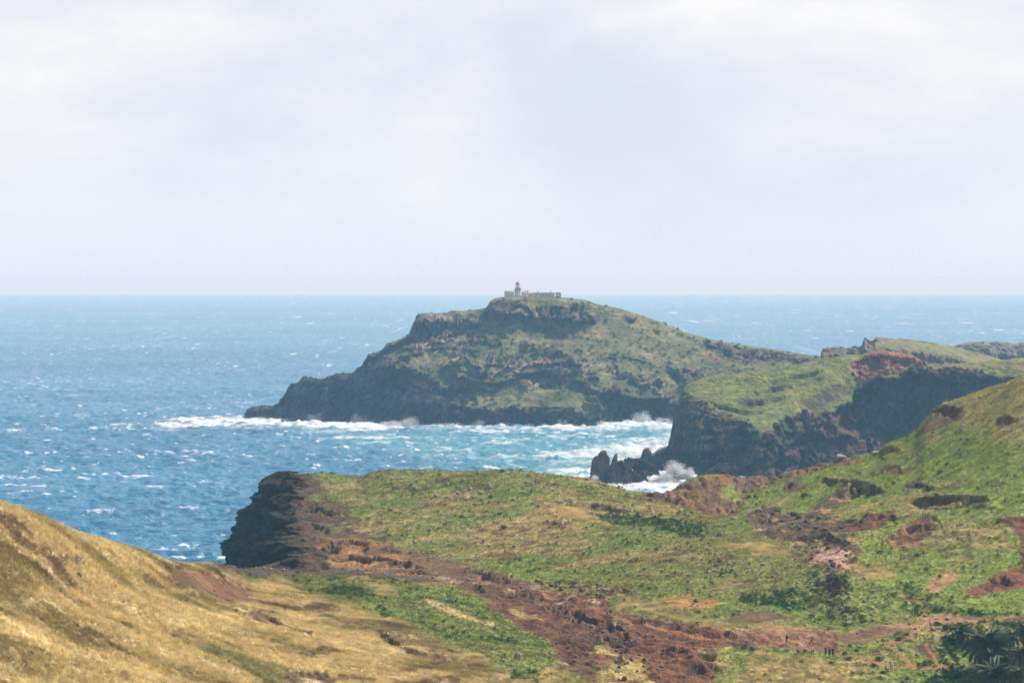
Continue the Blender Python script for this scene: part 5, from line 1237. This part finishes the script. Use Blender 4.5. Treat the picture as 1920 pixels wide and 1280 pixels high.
# ------------------------------------------------------------------ hikers
M_skin = mat('skin', (.42, .25, .18), .6, .3)
mats_c = {}
def cm(c, nm='cloth'):
    if c not in mats_c: mats_c[c] = noisy(nm, c, .85, .2, 9, .12)
    return mats_c[c]
NAVY, BLACK, WHITE, YEL, TEAL, PINK, BEIGE, LBL, ORG, GRN, BRN, RED = (.012,.022,.06), (.012,.012,.014), (.72,.72,.74), (.72,.55,.03), (.02,.10,.16), (.62,.10,.22), (.45,.36,.24), (.35,.45,.62), (.50,.20,.06), (.02,.14,.05), (.06,.035,.02), (.35,.04,.04)
def person(px, py, rz, label, top, legs, shorts=False, pose='walk', hat=None, pack=None, hair=BRN, hgt=1.74, stride=.28, bag=None):
    g = ground_at(px, py)
    o = thing('person', label, 'person', (g.x, g.y, g.z), rz, 'hikers on the trails', hgt / 1.74)
    s = stride
    J = {'pel': (0,0,.95,.145,.105,'t'), 'waist': (0,0,1.08,.125,.09,'s'), 'chest': (0,.0,1.30,.165,.105,'s'), 'nb': (0,.01,1.46,.085,.075,'s'), 'neck': (0,-.005,1.52,.052,.055,'k'), 'jaw': (0,-.03,1.585,.066,.08,'k'), 'head': (0,-.015,1.665,.078,.095,'k'), 'crown': (0,-.005,1.735,.05,.06,'k')}
    E = [('pel','waist'),('waist','chest'),('chest','nb'),('nb','neck'),('neck','jaw'),('jaw','head'),('head','crown')]
    for sd_, sg in (('l', 1), ('r', -1)):
        st_ = s * sg
        if pose == 'sit':
            hipz = 0; J['kn'+sd_] = (sg*.13,-.42,1.0-.05,.075,.075,'t'); J['an'+sd_] = (sg*.12,-.50,.55,.05,.05,'l'); J['to'+sd_] = (sg*.12,-.68,.52,.04,.035,'f')
        else:
            J['kn'+sd_] = (sg*.10, -st_*.55-.03, .51, .066,.07,'t' if not shorts else 't'); J['an'+sd_] = (sg*.10, -st_+ (.05 if st_<0 else 0), .10 + (.05 if st_ < 0 else 0), .042,.045,'l'); J['to'+sd_] = (sg*.105,-st_-.16,.045 + (.02 if st_ < 0 else 0),.04,.03,'f')
        J['hip'+sd_] = (sg*.10,0,.90,.095,.10,'t'); J['sh'+sd_] = (sg*.185,0,1.41,.06,.06,'s')
        if pose == 'up': J['el'+sd_] = (sg*.30,-.12,1.50,.043,.043,'s'); J['wr'+sd_] = (sg*.12,-.24,1.64,.03,.03,'k'); hd = (sg*.07,-.27,1.70)
        elif pose == 'carry' or pose == 'sit': J['el'+sd_] = (sg*.25,-.02,1.15,.043,.043,'s'); J['wr'+sd_] = (sg*.12,-.26,1.12,.03,.03,'k'); hd = (sg*.08,-.33,1.13)
        else: J['el'+sd_] = (sg*.245, st_*.35+.03, 1.14,.043,.043,'s'); J['wr'+sd_] = (sg*.23, st_*.7-.09, .91,.03,.03,'k'); hd = (sg*.225, st_*.75-.12, .83)
        J['ha'+sd_] = (*hd, .038,.022,'k')
        E += [('pel','hip'+sd_),('hip'+sd_,'kn'+sd_),('kn'+sd_,'an'+sd_),('an'+sd_,'to'+sd_),('chest','sh'+sd_),('sh'+sd_,'el'+sd_),('el'+sd_,'wr'+sd_),('wr'+sd_,'ha'+sd_)]
    ks = list(J); dz = -.48 if pose == 'sit' else 0
    me = bpy.data.meshes.new('body'); me.from_pydata([(J[k][0], J[k][1], J[k][2] + dz) for k in ks], [(ks.index(a), ks.index(b)) for a, b in E], [])
    tmp = bpy.data.objects.new('tmp_body', me); C.objects.link(tmp)
    md = tmp.modifiers.new('skin', 'SKIN'); md.use_smooth_shade = True
    for i, k in enumerate(ks): me.skin_vertices[0].data[i].radius = (J[k][3], J[k][4]); me.skin_vertices[0].data[i].use_root = (k == 'pel')
    tmp.modifiers.new('sub', 'SUBSURF').levels = 1
    dg = bpy.context.evaluated_depsgraph_get(); dg.update()
    bmE = bpy.data.meshes.new_from_object(tmp.evaluated_get(dg)); bpy.data.objects.remove(tmp)
    # five short fingers on each hand, rooted in the palm
    bm = bmesh.new(); bm.from_mesh(bmE)
    for sd_, sg in (('l', 1), ('r', -1)):
        w_, h_ = Vector(J['wr'+sd_][:3]), Vector(J['ha'+sd_][:3]); dirv = (h_ - w_).normalized(); side = Vector((0, 1, 0)) if abs(dirv.y) < .8 else Vector((1, 0, 0))
        for fi in range(5):
            a = h_ + side * (.03 * (fi - 2) / 2 * .9); ln = (.055, .075, .08, .072, .055)[fi]; dv = dirv if fi else (dirv + side * -1.0).normalized()
            b = a + dv * ln + Vector((0, -.015, 0)); vs = []
            for p_, rr in ((a, .010), (b, .006)):
                vs.append([bm.verts.new(p_ + Vector((0, 0, dz)) + Vector((rr * math.cos(q_), rr * math.sin(q_), 0))) for q_ in (0, 2.1, 4.2)])
            for q_ in range(3): bm.faces.new((vs[0][q_], vs[0][(q_+1) % 3], vs[1][(q_+1) % 3], vs[1][q_]))
            bm.faces.new(vs[1])
    # nose
    nb_ = Vector((0, -.115, 1.64 + dz)); vs = [bm.verts.new(nb_ + Vector(p_)) for p_ in ((-.012,.02,-.012),(.012,.02,-.012),(0,.02,.03),(0,-.018,-.008))]
    for t3 in ((0,1,3),(1,2,3),(2,0,3)): bm.faces.new([vs[i] for i in t3])
    bm.to_mesh(bmE); bm.free()
    bmE.materials.clear()
    for c in (M_skin, cm(top), cm(legs), cm(BLACK)): bmE.materials.append(c)
    reg = {'k': 0, 's': 1, 't': 2, 'l': 0 if shorts else 2, 'f': 3}
    seg = [(Vector(J[a][:3]), Vector(J[b][:3]), J[a][5], J[b][5]) for a, b in E]
    for p_ in bmE.polygons:
        c = Vector(p_.center) - Vector((0, 0, dz)); best = (9, 0)
        for a, b, ra, rb in seg:
            ab = b - a; t_ = max(0, min(1, (c - a).dot(ab) / ab.length_squared)); dist = (a + ab * t_ - c).length
            if dist < best[0]: best = (dist, reg[rb] if t_ > .55 else reg[ra])
        p_.material_index = best[1]; p_.use_smooth = True
    bmE.name = 'body'
    body = bpy.data.objects.new('body', bmE); C.objects.link(body); body.parent = o
    hz_ = 1.70 + dz
    if hat is not None:
        v, f = lathe(12, [(.15, 0), (.16, .012), (.102, .03), (.095, .09), (.05, .125), (0, .13)]); v = [(a, b - .01, c + hz_ - .02) for a, b, c in v]
        part('hat', (v, f), cm(hat), o, True)
    else:
        v, f = lathe(12, [(.092, -.10), (.104, -.02), (.098, .05), (.06, .085), (0, .095)]); v = [(a * .92, b * 1.05 + .02, c + hz_ - .03) for a, b, c in v]
        part('hair', (v, f), cm(hair, 'hair'), o, True)
    if pack is not None:
        bm = bmesh.new(); bmesh.ops.create_cube(bm, size=1)
        for v in bm.verts: v.co = Vector((v.co.x * .30, v.co.y * .19 + .20, v.co.z * .48 + 1.24 + dz))
        bmesh.ops.bevel(bm, geom=list(bm.edges), offset=.05, segments=2, affect='EDGES'); m2_ = bpy.data.meshes.new('backpack'); bm.to_mesh(m2_); bm.free(); m2_.materials.append(cm(pack))
        bp_ = link('backpack', m2_, None, o)
        part('strap', joinm(*[boxm(x - .02, x + .02, -.125, .12, 1.40 + dz, 1.425 + dz) for x in (-.09, .09)], *[boxm(x - .02, x + .02, -.135, -.115, 1.12 + dz, 1.42 + dz) for x in (-.09, .09)]), cm(pack), bp_)
    if bag is not None:
        part('shoulder_bag', joinm(boxm(.16, .26, .02, .28, .92 + dz, 1.30 + dz)), cm(bag), o)
    return o
R_ = math.radians
person(1139.0,1156.5, R_(60), 'hiker in a pink jacket on the rocks of the red gully', PINK, BLACK, hair=BRN, stride=.15)
person(1144.8,1157.5, R_(-30), 'hiker with a blue backpack and beige trousers beside the pink jacket', TEAL, BEIGE, pack=(.02,.12,.35), stride=.2)
person(1203.6,1173.5, R_(70), 'hiker all in black on the gully trail', BLACK, BLACK, stride=.12)
person(1208.8,1173.8, R_(60), 'hiker in dark clothes with a white hat on the gully trail', BLACK, BLACK, hat=WHITE, hgt=1.55, stride=.12)
person(1474.8,1207.2, R_(-80), 'hiker in navy with shorts and a teal backpack walking left', NAVY, NAVY, shorts=True, pack=TEAL, stride=.22)
person(1521.8,1207.8, R_(-75), 'hiker in a yellow top striding with raised arms and a white hat', YEL, (.03,.04,.06), pose='up', hat=WHITE, pack=BLACK, stride=.42)
person(1523.8,1228.2, R_(15), 'hiker in a white top with a black bag, seen below the yellow one', WHITE, BLACK, bag=BLACK, stride=.25, hair=BRN)
person(1548.0,1228.4, R_(160), 'hiker in a dark blue jacket and pale shoes, left of the group of three', NAVY, NAVY, stride=.15, hgt=1.66)
person(1555.6,1231.8, R_(170), 'bare-legged hiker with a green hat, middle of the group of three', NAVY, BLACK, shorts=True, hat=GRN, stride=.12, hgt=1.78)
person(1561.6,1231.2, R_(165), 'hiker with a green hat and white bag, right of the group of three', BLACK, BLACK, hat=GRN, bag=WHITE, stride=.15, hgt=1.78)
person(1660.4,1258.2, R_(90), 'hiker in a white top and black trousers on the lower path', WHITE, BLACK, pose='carry', stride=.22)
person(1670.0,1258.0, R_(-75), 'hiker in an orange top at the lower path beside the white hat', ORG, BEIGE, stride=.2, hgt=1.6)
person(1673.2,1258.4, R_(-80), 'hiker in pale blue trousers and a white hat on the lower path', WHITE, LBL, hat=WHITE, stride=.22)
person(1743.6,1176.0, R_(80), 'dark-haired hiker in a light blue shirt behind a shrub', LBL, NAVY, hair=BLACK, stride=.1)
person(1784.0,1257.8, R_(20), 'person in black sitting by the path left of the palms', BLACK, BLACK, pose='sit', hair=BLACK)
person(1791.2,1257.6, R_(-20), 'person in white sitting next to the one in black', WHITE, LBL, pose='sit')
